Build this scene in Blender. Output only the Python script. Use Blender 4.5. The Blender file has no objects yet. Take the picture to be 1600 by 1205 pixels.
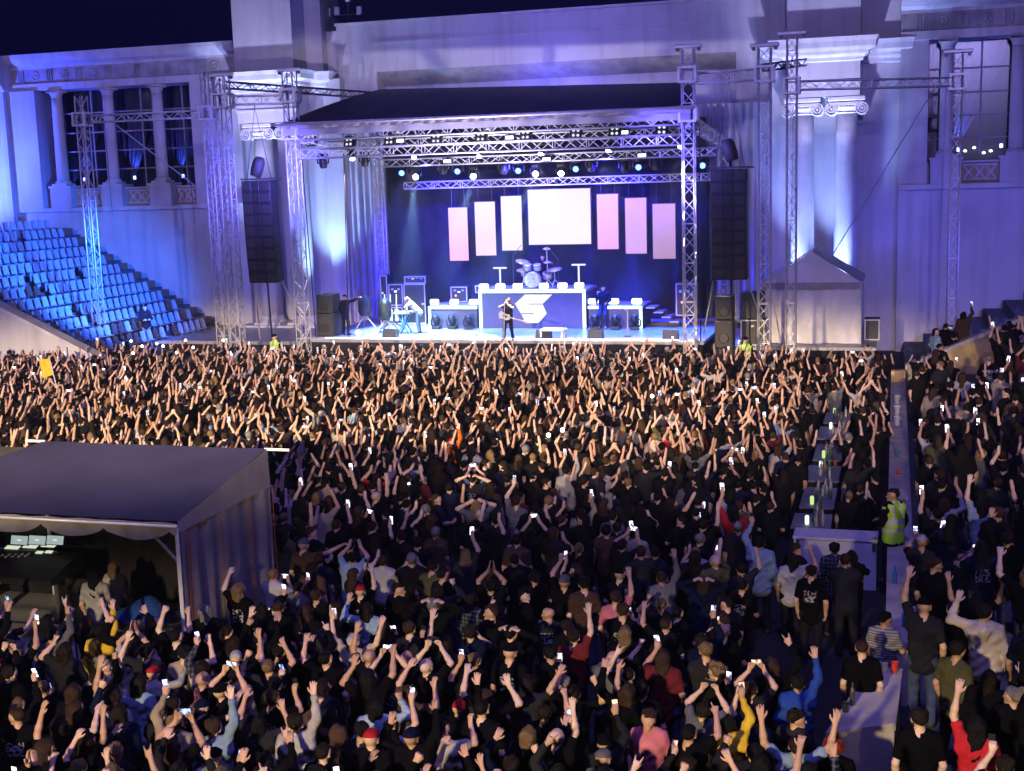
import bpy, math, random
import numpy as np
from mathutils import Matrix, Vector
rad = math.radians
rng = random.Random(11)
scene = bpy.context.scene
COL = scene.collection

# ------------------------------------------------------------------ camera
F_PX, PITCH, ROLL, YAW, EYE = 2000.0, rad(9.0), rad(1.72), rad(16.73), 7.8
def _axes():
    cy, sy = math.cos(YAW), math.sin(YAW)
    f = Vector((-sy*math.cos(PITCH), cy*math.cos(PITCH), -math.sin(PITCH)))
    r = Vector((cy, sy, 0)); u = r.cross(f)
    c, s = math.cos(ROLL), math.sin(ROLL)
    return c*r - s*u, s*r + c*u, f
CR, CU, CF = _axes()
cam = bpy.data.cameras.new('camera'); cam_o = bpy.data.objects.new('camera', cam); COL.objects.link(cam_o)
cam.sensor_width = 36; cam.lens = 36*F_PX/1600; cam.clip_start = .1; cam.clip_end = 2000
m = Matrix.Identity(4)
for i in range(3):
    m[i][0], m[i][1], m[i][2] = CR[i], CU[i], -CF[i]
m[2][3] = EYE
cam_o.matrix_world = m
scene.camera = cam_o
def ray(x, y): return CR*((x-800)/F_PX) - CU*((y-602.5)/F_PX) + CF
def atY(x, y, Y):
    d = ray(x, y); return Vector((0, 0, EYE)) + d*(Y/d.y)
def atZ(x, y, Z):
    d = ray(x, y); return Vector((0, 0, EYE)) + d*((Z-EYE)/d.z)

# ------------------------------------------------------------------ night sky, exposure
w = bpy.data.worlds.new('World'); scene.world = w; w.use_nodes = True
nt = w.node_tree; bg = nt.nodes['Background']
sky = nt.nodes.new('ShaderNodeTexSky'); sky.sky_type = 'NISHITA'; sky.sun_disc = False
sky.sun_elevation = rad(-4); sky.sun_rotation = rad(200)
mx = nt.nodes.new('ShaderNodeMix'); mx.data_type = 'RGBA'; mx.inputs['Factor'].default_value = .9
mx.inputs['B'].default_value = (.025, .022, .26, 1)
nt.links.new(sky.outputs[0], mx.inputs['A']); nt.links.new(mx.outputs['Result'], bg.inputs[0])
bg.inputs[1].default_value = .085
vs = scene.view_settings
vs.view_transform = 'Standard'; vs.look = 'None'; vs.exposure = 0.0; vs.gamma = 1.0; vs.use_curve_mapping = False
scene.cycles.max_bounces = 4; scene.cycles.diffuse_bounces = 1; scene.cycles.glossy_bounces = 1
scene.cycles.transmission_bounces = 3; scene.cycles.transparent_max_bounces = 8
scene.cycles.sample_clamp_indirect = 4; scene.cycles.caustics_reflective = False; scene.cycles.caustics_refractive = False
scene.cycles.use_adaptive_sampling = True; scene.cycles.adaptive_threshold = .05
scene.cycles.use_light_tree = True; scene.cycles.use_denoising = True

# ------------------------------------------------------------------ large lamps of the venue, plus added blue fills
def spot(pos, target, power, color, size=40, blend=.6, radius=.25, squash=1.0):
    l = bpy.data.lights.new('spot_lamp', 'SPOT'); o = bpy.data.objects.new('spot_lamp', l); COL.objects.link(o)
    l.energy = power; l.color = color; l.spot_size = rad(size); l.spot_blend = blend; l.shadow_soft_size = radius
    pos = Vector(pos); d = (Vector(target)-pos).normalized()
    mm = d.to_track_quat('-Z', 'Y').to_matrix().to_4x4(); mm.translation = pos
    o.matrix_world = mm @ Matrix.Diagonal((1, squash, 1, 1))      # barn doors: squash narrows the cone vertically
    return o
WARM = (1.0, .75, .47); LILAC = (.46, .37, 1.0); BLUE = (.04, .07, 1.0)
# house floodlights on the roofs behind the terraces: they rake low over the heads and catch the raised arms
spot((-16, -16, 10.5), (-19, 36, 1.5), 230000, WARM, 46, .6, .5, .17)
spot((3, -16, 10.5), (-9, 37, 1.5), 54000, WARM, 40, .7, .5, .18)
spot((-6, -14, 9.8), (-5.5, 11.4, 1.9), 44000, WARM, 60, .7, .5, .12)
spot((9, -14, 11), (3.6, 25, 2.2), 15000, WARM, 30, .9, .5, .6)
# lilac flood on the facade from the roof behind the camera
spot((6, -12, 20), (-4, 58, 13), 34000, LILAC, 40, .8, .8)
spot((-30, -10, 20), (-29, 58, 13), 56000, LILAC, 46, .8, .8)
# added fill lamps, unseen: blue ambient wash, then blue for the stage roof
spot((0, 8, 26), (-13, 31, 0), 15000, (.24, .19, 1.0), 125, 1, 2.0)
spot((-15, 34, 26), (-15, 53, 11), 9000, (.05, .04, 1.0), 50, .8, 1.0)

# ------------------------------------------------------------------ materials
MATS = {}
def mat(name, color=(.5, .5, .5), rough=.6, metal=0, emit=None, strength=1, bump=0, bscale=20, var=0, vscale=3, objcol=False, attr=False, stains=0, spec=.5):
    if name in MATS: return MATS[name]
    m = bpy.data.materials.new(name); m.use_nodes = True; MATS[name] = m
    nt = m.node_tree; b = nt.nodes['Principled BSDF']
    b.inputs['Roughness'].default_value = rough; b.inputs['Metallic'].default_value = metal
    b.inputs['Specular IOR Level'].default_value = spec
    tc = nt.nodes.new('ShaderNodeTexCoord'); co = tc.outputs['Object']
    src = None
    if objcol:
        oi = nt.nodes.new('ShaderNodeObjectInfo'); src = oi.outputs['Color']
    elif attr:
        at = nt.nodes.new('ShaderNodeAttribute'); at.attribute_name = 'Col'; src = at.outputs['Color']
    else:
        rgb = nt.nodes.new('ShaderNodeRGB'); rgb.outputs[0].default_value = (*color, 1); src = rgb.outputs[0]
    if var:
        n = nt.nodes.new('ShaderNodeTexNoise'); n.inputs['Scale'].default_value = vscale; n.inputs['Detail'].default_value = 4
        nt.links.new(co, n.inputs['Vector'])
        mr = nt.nodes.new('ShaderNodeMapRange'); mr.inputs[1].default_value = .3; mr.inputs[2].default_value = .7
        mr.inputs[3].default_value = 1-var; mr.inputs[4].default_value = 1+var*.4
        nt.links.new(n.outputs['Fac'], mr.inputs[0])
        mul = nt.nodes.new('ShaderNodeVectorMath'); mul.operation = 'SCALE'
        nt.links.new(src, mul.inputs[0]); nt.links.new(mr.outputs[0], mul.inputs['Scale']); src = mul.outputs[0]
    if stains:   # vertical rain streaks
        mp = nt.nodes.new('ShaderNodeMapping'); mp.inputs['Scale'].default_value = (1.6, 1.6, .12)
        nt.links.new(co, mp.inputs[0])
        n = nt.nodes.new('ShaderNodeTexNoise'); n.inputs['Scale'].default_value = 1.5; n.inputs['Detail'].default_value = 5
        nt.links.new(mp.outputs[0], n.inputs['Vector'])
        mr = nt.nodes.new('ShaderNodeMapRange'); mr.inputs[1].default_value = .48; mr.inputs[2].default_value = .8
        mr.inputs[3].default_value = 1; mr.inputs[4].default_value = 1-stains
        nt.links.new(n.outputs['Fac'], mr.inputs[0])
        mul = nt.nodes.new('ShaderNodeVectorMath'); mul.operation = 'SCALE'
        nt.links.new(src, mul.inputs[0]); nt.links.new(mr.outputs[0], mul.inputs['Scale']); src = mul.outputs[0]
    nt.links.new(src, b.inputs['Base Color'])
    if bump:
        n = nt.nodes.new('ShaderNodeTexNoise'); n.inputs['Scale'].default_value = bscale; n.inputs['Detail'].default_value = 5
        nt.links.new(co, n.inputs['Vector'])
        bp = nt.nodes.new('ShaderNodeBump'); bp.inputs['Strength'].default_value = bump; bp.inputs['Distance'].default_value = .02
        nt.links.new(n.outputs['Fac'], bp.inputs['Height']); nt.links.new(bp.outputs[0], b.inputs['Normal'])
    if emit:
        b.inputs['Emission Color'].default_value = (*emit, 1); b.inputs['Emission Strength'].default_value = strength
    return m
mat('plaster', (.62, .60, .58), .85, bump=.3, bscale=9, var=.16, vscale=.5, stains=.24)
mat('plaster_trim', (.66, .64, .61), .8, bump=.2, bscale=14, var=.16, vscale=1.2, stains=.3)
mat('frieze_stone', (.46, .43, .41), .85, bump=.4, bscale=12, var=.35, vscale=1.6, stains=.4)
mat('ochre_wall', (.50, .36, .16), .85, bump=.2, var=.2)
mat('ochre_panel', (.60, .42, .17), .8, bump=.2, var=.15, vscale=2)
mat('brown_box', (.24, .13, .09), .7, var=.25)
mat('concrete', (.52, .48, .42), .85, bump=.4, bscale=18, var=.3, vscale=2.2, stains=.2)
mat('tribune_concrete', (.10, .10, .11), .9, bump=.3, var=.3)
mat('asphalt', (.02, .02, .022), .85, bump=.3, bscale=40, var=.3)
mat('aluminium', (.82, .82, .84), .42, .25, var=.15, vscale=6)
mat('steel_dark', (.12, .12, .13), .45, .6, var=.2)
mat('black_metal', (.02, .02, .022), .45, .2, var=.2)
mat('black_fabric', (.028, .027, .03), .95, bump=.3, bscale=6, var=.3, vscale=2, spec=.1)
mat('roof_tarp', (.022, .022, .055), .55, bump=.25, bscale=2, var=.2, spec=.2)
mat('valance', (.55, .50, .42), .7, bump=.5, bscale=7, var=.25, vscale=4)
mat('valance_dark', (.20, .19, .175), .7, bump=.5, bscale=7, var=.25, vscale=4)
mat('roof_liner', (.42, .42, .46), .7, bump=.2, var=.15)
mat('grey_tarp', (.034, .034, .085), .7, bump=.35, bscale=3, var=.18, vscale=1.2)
mat('grey_drape', (.27, .25, .25), .8, bump=.3, bscale=5, var=.2, vscale=2)
mat('orange_strap', (.75, .20, .03), .7, var=.2)
mat('white_pvc', (.82, .80, .78), .42, bump=.5, bscale=3.5, var=.1, vscale=2)
mat('trim_and_slope_shade', (.42, .39, .37), .6, var=.15)  # valance grey, also the shade painted on the right roof slope
mat('sheer_curtain', (.17, .165, .175), .9, var=.15)
mat('pleat_curtain', (.50, .49, .50), .85, var=.12, vscale=1)
mat('mullion', (.42, .38, .35), .6, var=.2)
mat('shaded_plaster', (.36, .35, .35), .9, var=.2, stains=.3)  # darker copy of plaster: shade under the ledge put into the colour
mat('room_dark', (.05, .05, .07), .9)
mat('seat_shell', rough=.45, objcol=True, var=.12, vscale=6)
mat('deck', (.34, .34, .36), .35, bump=.12, bscale=5, var=.25, vscale=2)
mat('riser_face', (.07, .075, .14), .6, var=.15)
mat('flight_case', (.03, .03, .034), .5, var=.2)
mat('speaker_grille', (.028, .027, .027), .55, bump=.35, bscale=60, var=.2)
mat('speaker_horn', (.05, .046, .042), .5, var=.2)
mat('rain_cover', (.07, .066, .06), .6, bump=.4, bscale=8)
mat('drum_shell', (.55, .55, .6), .25, .3)
mat('drum_head', (.7, .7, .72), .5, var=.45, vscale=9)
mat('cymbal', (.62, .58, .5), .3, .6)
mat('cable_black', (.012, .012, .014), .6)
mat('strap_white', (.5, .5, .55), .7)
mat('skin', rough=.55, objcol=True, var=.1, vscale=14)
mat('cloth', rough=1, objcol=True, bump=.35, bscale=16, var=.25, vscale=7, spec=.04)
mat('hair', rough=.6, objcol=True, bump=1.0, bscale=70, var=.5, vscale=40, spec=.15)
mat('shoe', (.03, .03, .03), .6)
mat('shoe_white', (.6, .6, .6), .5)
mat('crowd', rough=.8, attr=True, bump=.3, bscale=16, var=.15, vscale=9, spec=.12)
mat('vest_lime', (.42, .68, .05), .6, emit=(.42, .75, .05), strength=.04)
mat('vest_band', (.65, .68, .66), .35)
mat('phone_body', (.02, .02, .022), .3)
mat('flag_yellow', (.72, .40, .02), .8, bump=.3)
mat('red_cup', (.55, .05, .02), .4)
mat('clear_cup', (.45, .45, .48), .3)
mat('bottle_glass', rough=.2, objcol=True)
mat('paper_bag', (.45, .40, .38), .8, bump=.5, bscale=10)
mat('white_box', (.66, .66, .68), .7, var=.12, bump=.1)
mat('table_top', (.16, .17, .22), .5, var=.2)
mat('lettering', (.6, .6, .62), .7)
mat('wood_guitar', (.5, .45, .4), .3)
def emis(name, color, strength): return mat(name, (0.0, 0.0, 0.0), .6, emit=color, strength=strength)
emis('led_strip', (.55, .85, 1.0), 5.0)
emis('led_box', (.80, .86, 1.0), 3.6)
emis('logo_white', (.85, .88, 1.0), 1.25)
emis('lens_blue', (.10, .20, 1.0), 7.0)
emis('lens_white', (.95, .95, 1.0), 40.0)
emis('lens_dim', (.75, .72, .85), 1.3)
emis('panel_lit', (.9, .88, 1.0), 2.2)
emis('torch', (1.0, .88, .7), 14.0)
emis('console_screen', (.45, .55, .55), .8)
emis('console_pad', (.78, .85, .66), .9)
emis('screen_ink', (.9, .95, 1.0), 1.0)
emis('bottle_light', (.75, 1.0, .35), .9)
emis('bottle_light_white', (.95, 1.0, .8), 1.4)
emis('amp_lamp', (1.0, .35, .25), 3.0)
emis('amp_display', (.5, 1.0, .3), 1.2)
emis('uplight', (.25, .35, 1.0), 10.0)
emis('reflected_lamp', (1.0, .92, .85), 6.0)
def screen_mat(name, top, bottom, strength, zlo, zhi):
    m = bpy.data.materials.new(name); m.use_nodes = True; MATS[name] = m
    nt = m.node_tree; b = nt.nodes['Principled BSDF']; b.inputs['Base Color'].default_value = (.02, .02, .02, 1)
    tc = nt.nodes.new('ShaderNodeTexCoord'); sp = nt.nodes.new('ShaderNodeSeparateXYZ'); nt.links.new(tc.outputs['Object'], sp.inputs[0])
    ns = nt.nodes.new('ShaderNodeTexNoise'); ns.inputs['Scale'].default_value = .6; nt.links.new(tc.outputs['Object'], ns.inputs['Vector'])
    ad = nt.nodes.new('ShaderNodeMath'); ad.operation = 'MULTIPLY_ADD'; ad.inputs[1].default_value = (zhi-zlo)*.8
    nt.links.new(ns.outputs['Fac'], ad.inputs[0]); nt.links.new(sp.outputs['Z'], ad.inputs[2])
    mr = nt.nodes.new('ShaderNodeMapRange'); mr.inputs[1].default_value = zlo+(zhi-zlo)*.4; mr.inputs[2].default_value = zhi+(zhi-zlo)*.4
    nt.links.new(ad.outputs[0], mr.inputs[0])
    mx = nt.nodes.new('ShaderNodeMix'); mx.data_type = 'RGBA'
    mx.inputs['A'].default_value = (*bottom, 1); mx.inputs['B'].default_value = (*top, 1)
    nt.links.new(mr.outputs[0], mx.inputs['Factor']); nt.links.new(mx.outputs['Result'], b.inputs['Emission Color'])
    b.inputs['Emission Strength'].default_value = strength
    return m
def phone_mat(name, tint, strength):       # a camera picture of the stage on the screen
    m = bpy.data.materials.new(name); m.use_nodes = True; MATS[name] = m
    nt = m.node_tree; b = nt.nodes['Principled BSDF']; b.inputs['Base Color'].default_value = (.01, .01, .01, 1); b.inputs['Roughness'].default_value = .2
    ge = nt.nodes.new('ShaderNodeNewGeometry'); ns = nt.nodes.new('ShaderNodeTexNoise'); ns.inputs['Scale'].default_value = 16; ns.inputs['Detail'].default_value = 3
    nt.links.new(ge.outputs['Position'], ns.inputs['Vector'])
    cr = nt.nodes.new('ShaderNodeValToRGB'); e = cr.color_ramp; e.elements[0].position = .38; e.elements[0].color = (tint[0]*.06, tint[1]*.06, tint[2]*.12, 1); e.elements[1].position = .56; e.elements[1].color = (*tint, 1)
    nt.links.new(ns.outputs['Fac'], cr.inputs[0]); nt.links.new(cr.outputs[0], b.inputs['Emission Color']); b.inputs['Emission Strength'].default_value = strength
phone_mat('phone_lit', (.85, .88, 1.0), 3.6); phone_mat('phone_warm', (1.0, .6, .4), 2.0); phone_mat('phone_blue', (.4, .6, 1.0), 2.2)
def print_mat(name, mode):                 # band prints on shirt backs, stripes and plaids: flat dye, no shading
    m = mat('cloth').copy(); m.name = name; MATS[name] = m; nt = m.node_tree; b = nt.nodes['Principled BSDF']
    src = b.inputs['Base Color'].links[0].from_socket
    tc = nt.nodes.new('ShaderNodeTexCoord'); sp = nt.nodes.new('ShaderNodeSeparateXYZ'); nt.links.new(tc.outputs['Object'], sp.inputs[0])
    oi = nt.nodes.new('ShaderNodeObjectInfo')
    def math_(op, a, c, d=None):
        n = nt.nodes.new('ShaderNodeMath'); n.operation = op
        for i, q in enumerate((a, c, d)):
            if q is None: continue
            if isinstance(q, (int, float)): n.inputs[i].default_value = q
            else: nt.links.new(q, n.inputs[i])
        return n.outputs[0]
    if mode == 'print':
        box_ = math_('MULTIPLY', math_('LESS_THAN', math_('ABSOLUTE', sp.outputs['X'], 0), .105), math_('LESS_THAN', math_('ABSOLUTE', math_('SUBTRACT', sp.outputs['Z'], 1.24), 0), .10))
        box_ = math_('MULTIPLY', box_, math_('LESS_THAN', sp.outputs['Y'], 0.0))
        n = nt.nodes.new('ShaderNodeTexNoise'); n.noise_dimensions = '4D'; n.inputs['Scale'].default_value = 26; n.inputs['Detail'].default_value = 3
        nt.links.new(tc.outputs['Object'], n.inputs['Vector']); nt.links.new(math_('MULTIPLY', oi.outputs['Random'], 60), n.inputs['W'])
        fac = math_('MULTIPLY', box_, math_('GREATER_THAN', n.outputs['Fac'], .52)); fac = math_('MULTIPLY', fac, .75)
    elif mode == 'stripe':
        fac = math_('MULTIPLY', math_('GREATER_THAN', math_('SINE', math_('MULTIPLY', sp.outputs['Z'], 150), 0), .3), .6)
    else:
        fac = math_('ADD', math_('MULTIPLY', math_('GREATER_THAN', math_('SINE', math_('MULTIPLY', sp.outputs['Z'], 90), 0), .4), .3), math_('MULTIPLY', math_('GREATER_THAN', math_('SINE', math_('MULTIPLY', sp.outputs['X'], 90), 0), .4), .3))
    mx = nt.nodes.new('ShaderNodeMix'); mx.data_type = 'RGBA'; mx.inputs['B'].default_value = (.42, .41, .42, 1) if mode != 'plaid' else (.14, .17, .22, 1)
    nt.links.new(fac, mx.inputs['Factor']); nt.links.new(src, mx.inputs['A']); nt.links.new(mx.outputs['Result'], b.inputs['Base Color'])
print_mat('cloth_print', 'print'); print_mat('cloth_stripe', 'stripe'); print_mat('cloth_plaid', 'plaid')
def glass_mat():
    m = bpy.data.materials.new('window_glass'); m.use_nodes = True; MATS['window_glass'] = m
    nt = m.node_tree; nt.nodes.remove(nt.nodes['Principled BSDF']); out = nt.nodes['Material Output']
    t = nt.nodes.new('ShaderNodeBsdfTransparent'); t.inputs[0].default_value = (.75, .78, .85, 1)
    g = nt.nodes.new('ShaderNodeBsdfGlossy'); g.inputs['Roughness'].default_value = .22
    f = nt.nodes.new('ShaderNodeFresnel'); f.inputs[0].default_value = 1.5
    mx = nt.nodes.new('ShaderNodeMixShader'); nt.links.new(f.outputs[0], mx.inputs[0])
    nt.links.new(t.outputs[0], mx.inputs[1]); nt.links.new(g.outputs[0], mx.inputs[2]); nt.links.new(mx.outputs[0], out.inputs[0])
glass_mat()

# ------------------------------------------------------------------ mesh helpers
class MB:
    def __init__(s): s.v = []; s.f = []; s.mi = []; s.cur = 0
    def add(s, vs, fs):
        b = len(s.v); s.v += [tuple(p) for p in vs]; s.f += [tuple(b+i for i in f) for f in fs]; s.mi += [s.cur]*len(fs); return s
    def box(s, x0, x1, y0, y1, z0, z1, M=None):
        vs = [Vector((x, y, z)) for z in (z0, z1) for y in (y0, y1) for x in (x0, x1)]
        if M is not None: vs = [M @ p for p in vs]
        return s.add(vs, [(0, 2, 3, 1), (4, 5, 7, 6), (0, 1, 5, 4), (2, 6, 7, 3), (0, 4, 6, 2), (1, 3, 7, 5)])
    def bbox(s, x0, x1, y0, y1, z0, z1, c=.01, M=None):   # chamfered box
        c = min(c, (x1-x0)*.45, (y1-y0)*.45, (z1-z0)*.45)
        X, Y, Z = (x0, x1), (y0, y1), (z0, z1); vs = []; idx = {}
        for i in (0, 1):
            for j in (0, 1):
                for k in (0, 1):
                    sx, sy, sz = (1, -1)[i], (1, -1)[j], (1, -1)[k]
                    for a in range(3):
                        p = [X[i]+sx*c, Y[j]+sy*c, Z[k]+sz*c]; p[a] = (X[i], Y[j], Z[k])[a]
                        idx[i, j, k, a] = len(vs); vs.append(Vector(p))
        fs = []
        for a in range(3):
            b, d = [q for q in range(3) if q != a]
            for e in (0, 1):
                q = []
                for u, v_ in ((0, 0), (1, 0), (1, 1), (0, 1)):
                    t = [0, 0, 0]; t[a] = e; t[b] = u; t[d] = v_; q.append(idx[(*t, a)])
                fs.append(q)
            for u in (0, 1):
                for v_ in (0, 1):     # edges along a
                    t0 = [0, 0, 0]; t0[b] = u; t0[d] = v_; t1 = list(t0); t1[a] = 1
                    fs.append([idx[(*t0, b)], idx[(*t1, b)], idx[(*t1, d)], idx[(*t0, d)]])
        for i in (0, 1):
            for j in (0, 1):
                for k in (0, 1): fs.append([idx[i, j, k, 0], idx[i, j, k, 1], idx[i, j, k, 2]])
        if M is not None: vs = [M @ p for p in vs]
        return s.add(vs, fs)
    def tube(s, pts, r, n=6, caps=True):
        pts = [Vector(p) for p in pts]; rs = r if isinstance(r, (list, tuple)) else [r]*len(pts)
        vs = []; prev = None
        for i, p in enumerate(pts):
            t = (pts[min(i+1, len(pts)-1)]-pts[max(i-1, 0)]).normalized()
            if prev is None: u = t.orthogonal().normalized()
            else: u = (prev-t*prev.dot(t)).normalized()
            prev = u; q = t.cross(u)
            for k in range(n):
                a = 2*math.pi*k/n; vs.append(p+(u*math.cos(a)+q*math.sin(a))*rs[i])
        fs = []
        for i in range(len(pts)-1):
            for k in range(n): fs.append((i*n+k, i*n+(k+1) % n, (i+1)*n+(k+1) % n, (i+1)*n+k))
        if caps: fs += [tuple(range(n))[::-1], tuple((len(pts)-1)*n+k for k in range(n))]
        return s.add(vs, fs)
    def lathe(s, prof, n=20, M=None, flute=0):
        vs = []
        for r, z in prof:
            for k in range(n):
                a = 2*math.pi*k/n; rr = r*(1-flute*(k % 2)); p = Vector((rr*math.cos(a), rr*math.sin(a), z)); vs.append(M @ p if M is not None else p)
        fs = []
        for i in range(len(prof)-1):
            for k in range(n): fs.append((i*n+k, i*n+(k+1) % n, (i+1)*n+(k+1) % n, (i+1)*n+k))
        fs += [tuple(range(n))[::-1], tuple((len(prof)-1)*n+k for k in range(n))]
        return s.add(vs, fs)
    def prism(s, poly, d0, d1, fn):      # poly of 2D points, fn(u,v,d)->3D
        n = len(poly)
        vs = [fn(u, v, d0) for u, v in poly]+[fn(u, v, d1) for u, v in poly]
        fs = [tuple(range(n)), tuple(range(2*n-1, n-1, -1))]+[(i, n+i, n+(i+1) % n, (i+1) % n) for i in range(n)]
        return s.add(vs, fs)
    def grid(s, fn, nu, nv):
        vs = [fn(i/nu, j/nv) for j in range(nv+1) for i in range(nu+1)]
        return s.add(vs, [(j*(nu+1)+i, j*(nu+1)+i+1, (j+1)*(nu+1)+i+1, (j+1)*(nu+1)+i) for j in range(nv) for i in range(nu)])
    def mesh(s, name, mats, smooth=False):
        me = bpy.data.meshes.new(name); me.from_pydata(s.v, [], s.f)
        if isinstance(mats, str): mats = [mats]
        for q in mats: me.materials.append(MATS[q])
        me.polygons.foreach_set('material_index', s.mi)
        if smooth: me.polygons.foreach_set('use_smooth', [True]*len(s.f))
        me.update(); return me
    def build(s, name, mats, parent=None, smooth=False, **kw):
        return link(name, s.mesh(name, mats, smooth), parent, **kw)
def link(name, me, parent=None, label=None, cat=None, group=None, kind=None):
    o = bpy.data.objects.new(name, me); COL.objects.link(o)
    if parent is not None: o.parent = parent
    return tag(o, label, cat, group, kind)
def tag(o, label=None, cat=None, group=None, kind=None):
    if label: o['label'] = label
    if cat: o['category'] = cat
    if group: o['group'] = group
    if kind: o['kind'] = kind
    return o
def empty(name, loc=(0, 0, 0), label=None, cat=None, group=None, rz=0):
    o = link(name, None, None, label, cat, group); o.location = loc; o.rotation_euler = (0, 0, rz); o.empty_display_size = .2
    return o
def box_part(name, parent, mt, *b, c=0):
    q = MB(); (q.bbox(*b, c=c) if c else q.box(*b)); return q.build(name, mt, parent)

_link0 = link
WORLDP = set()
def link(name, me, parent=None, label=None, cat=None, group=None, kind=None):
    o = _link0(name, me, parent, label, cat, group, kind)
    if parent is not None and parent.name in WORLDP:
        o.matrix_parent_inverse = Matrix.Translation(-Vector(parent.location))
    return o
def wempty(name, loc, label, cat, group=None):     # an Empty at the thing's base whose parts are written in world coordinates
    o = empty(name, loc, label, cat, group); WORLDP.add(o.name); return o

# ================================================================== SETTING
MB().add([(-150, -60, 0), (150, -60, 0), (150, 160, 0), (-150, 160, 0)], [(0, 1, 2, 3)]).build('ground', 'asphalt', kind='structure')

# ------------------------------------------------------------------ theatre building
B = wempty('theatre_building', (-16, 58, 0), 'pale neoclassical theatre front with columns, pylons and tall windows behind the stage', 'building')
def wallbox(name, mt, *b): return box_part(name, B, mt, *b)
wallbox('wall', 'plaster', -44.2, -31.0, 58, 60, 0, 7.15)
wallbox('wall', 'plaster', -64, -44.2, 57.4, 60, 0, 13.2)
wallbox('wall', 'plaster', .13, 22, 58, 60, 0, 7.0)
for a, b in ((-44.2, -30.9), (.135, 22)):
    wallbox('ledge', 'plaster_trim', a, b, 57.72, 58.0, 7.0, 7.2)
    wallbox('architrave', 'plaster_trim', a, b, 57.85, 59.4, 13.2, 13.55)
    wallbox('frieze', 'frieze_stone', a, b, 57.95, 59.4, 13.55, 14.3)
    q = MB(); q.prism([(57.9, 14.3), (57.9, 14.42), (57.6, 14.55), (57.45, 14.8), (57.4, 15.0), (59.4, 15.1), (59.4, 14.3)], a, b, lambda u, v, d: Vector((d, u, v)))
    q.build('cornice', 'plaster_trim', B)
    # carved relief blocks along the frieze
    x = a+.6
    while x < b-.8:
        if x < 9:
            q = MB()
            for k in range(3): q.bbox(x+k*.13, x+k*.13+.09, 57.88, 57.96, 13.66, 14.2, .02)
            q.build('triglyph', 'frieze_stone', B)
            q = MB(); q.lathe([(.24, 0), (.24, .04), (.16, .05), (.15, .02), (.08, .03), (.05, .07)], 16, Matrix.Translation((x+1.05, 57.96, 13.93)) @ Matrix.Rotation(rad(90), 4, 'X'))
            q.build('rosette', 'frieze_stone', B, True)
        x += 1.72
wallbox('pilaster', 'plaster', -44.2, -42.55, 57.7, 59.5, 7.2, 13.2)
wallbox('pilaster', 'plaster', -33.7, -31.0, 57.95, 59.5, 7.2, 13.2)
wallbox('pilaster', 'plaster', .13, 1.28, 57.95, 59.5, 7.2, 13.2)
q = MB(); q.prism([(57.3, 13.2), (57.0, 13.5), (56.8, 14.6), (56.8, 14.95), (58, 15), (58, 13.2)], -64, -44.0, lambda u, v, d: Vector((d, u, v))); q.build('cornice', 'plaster_trim', B)
def column(x, y, z0, z1, r, ionic=False):
    c = MB()
    zc = z1-(.72 if ionic else .42); zb = z0+(.45 if ionic else .22)
    n = 28
    c.lathe([(r*(1.0-.15*(t**1.6)), zb+(zc-zb)*t) for t in [i/10 for i in range(11)]], n, Matrix.Translation((x, y, 0)))
    co = c.build('column', 'plaster_trim', B, True)
    b = MB(); b.box(x-r*1.35, x+r*1.35, y-r*1.35, y+r*1.35, z0, z0+.12)
    b.lathe([(r*1.3, z0+.12), (r*1.33, z0+.18), (r*1.2, z0+.24), (r*1.1, z0+.28), (r*1.15, zb-.05), (r*1.02, zb)], 24, Matrix.Translation((x, y, 0)))
    b.build('base', 'plaster_trim', co)
    k = MB(); rt = r*.85
    if not ionic:
        k.lathe([(rt, zc), (rt*1.08, zc+.04), (rt*1.02, zc+.08), (rt*1.3, zc+.25), (rt*1.34, zc+.27)], 24, Matrix.Translation((x, y, 0)))
        k.bbox(x-rt*1.45, x+rt*1.45, y-rt*1.45, y+rt*1.45, zc+.27, z1-.004, .02)
        k.build('capital', 'plaster_trim', co, True)
    else:
        k.lathe([(rt, zc), (rt*1.1, zc+.05), (rt*1.0, zc+.1), (rt*1.3, zc+.3), (rt*1.3, zc+.34)], 24, Matrix.Translation((x, y, 0)))
        k.bbox(x-rt*1.55, x+rt*1.55, y-rt*1.35, y+rt*1.35, zc+.34, zc+.5, .03)
        k.bbox(x-rt*1.75, x+rt*1.75, y-rt*1.5, y+rt*1.5, zc+.52, z1-.004, .03)
        k.build('capital', 'plaster_trim', co)
        for s in (-1, 1):
            v = MB(); M = Matrix.Translation((x+s*rt*1.42, y-rt*1.15, zc+.2)) @ Matrix.Rotation(rad(90), 4, 'X')
            v.lathe([(.28, -rt*2.2), (.22, -rt*1.1), (.28, 0), (.28, .10), (.235, .11), (.22, .03), (.165, .03), (.155, .11), (.115, .11), (.10, .03), (.065, .03), (.05, .13)], 20, M)
            v.build('volute', 'plaster_trim', co)
        e = MB()
        for i in range(5): e.lathe([(.055, 0), (.05, .05), (.01, .08)], 8, Matrix.Translation((x-.24+.12*i, y-rt*1.25, zc+.27)) @ Matrix.Rotation(rad(90), 4, 'X'))
        e.build('egg_moulding', 'plaster_trim', co)
    return co
for x in (-41.5, -38.48, -35.64, 2.04, 4.81, 7.6):
    column(x, 58.1, 8.32, 13.2, .31)
    wallbox('pedestal', 'plaster', x-.62, x+.62, 57.78, 58.75, 7.2, 8.2)
    wallbox('pedestal_cap', 'plaster_trim', x-.68, x+.68, 57.7, 58.8, 8.2, 8.32)
bays = [(-42.55, -41.5), (-41.5, -38.48), (-38.48, -35.64), (-35.64, -33.7), (1.28, 2.04), (2.04, 4.81), (4.81, 7.6)]
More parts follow.
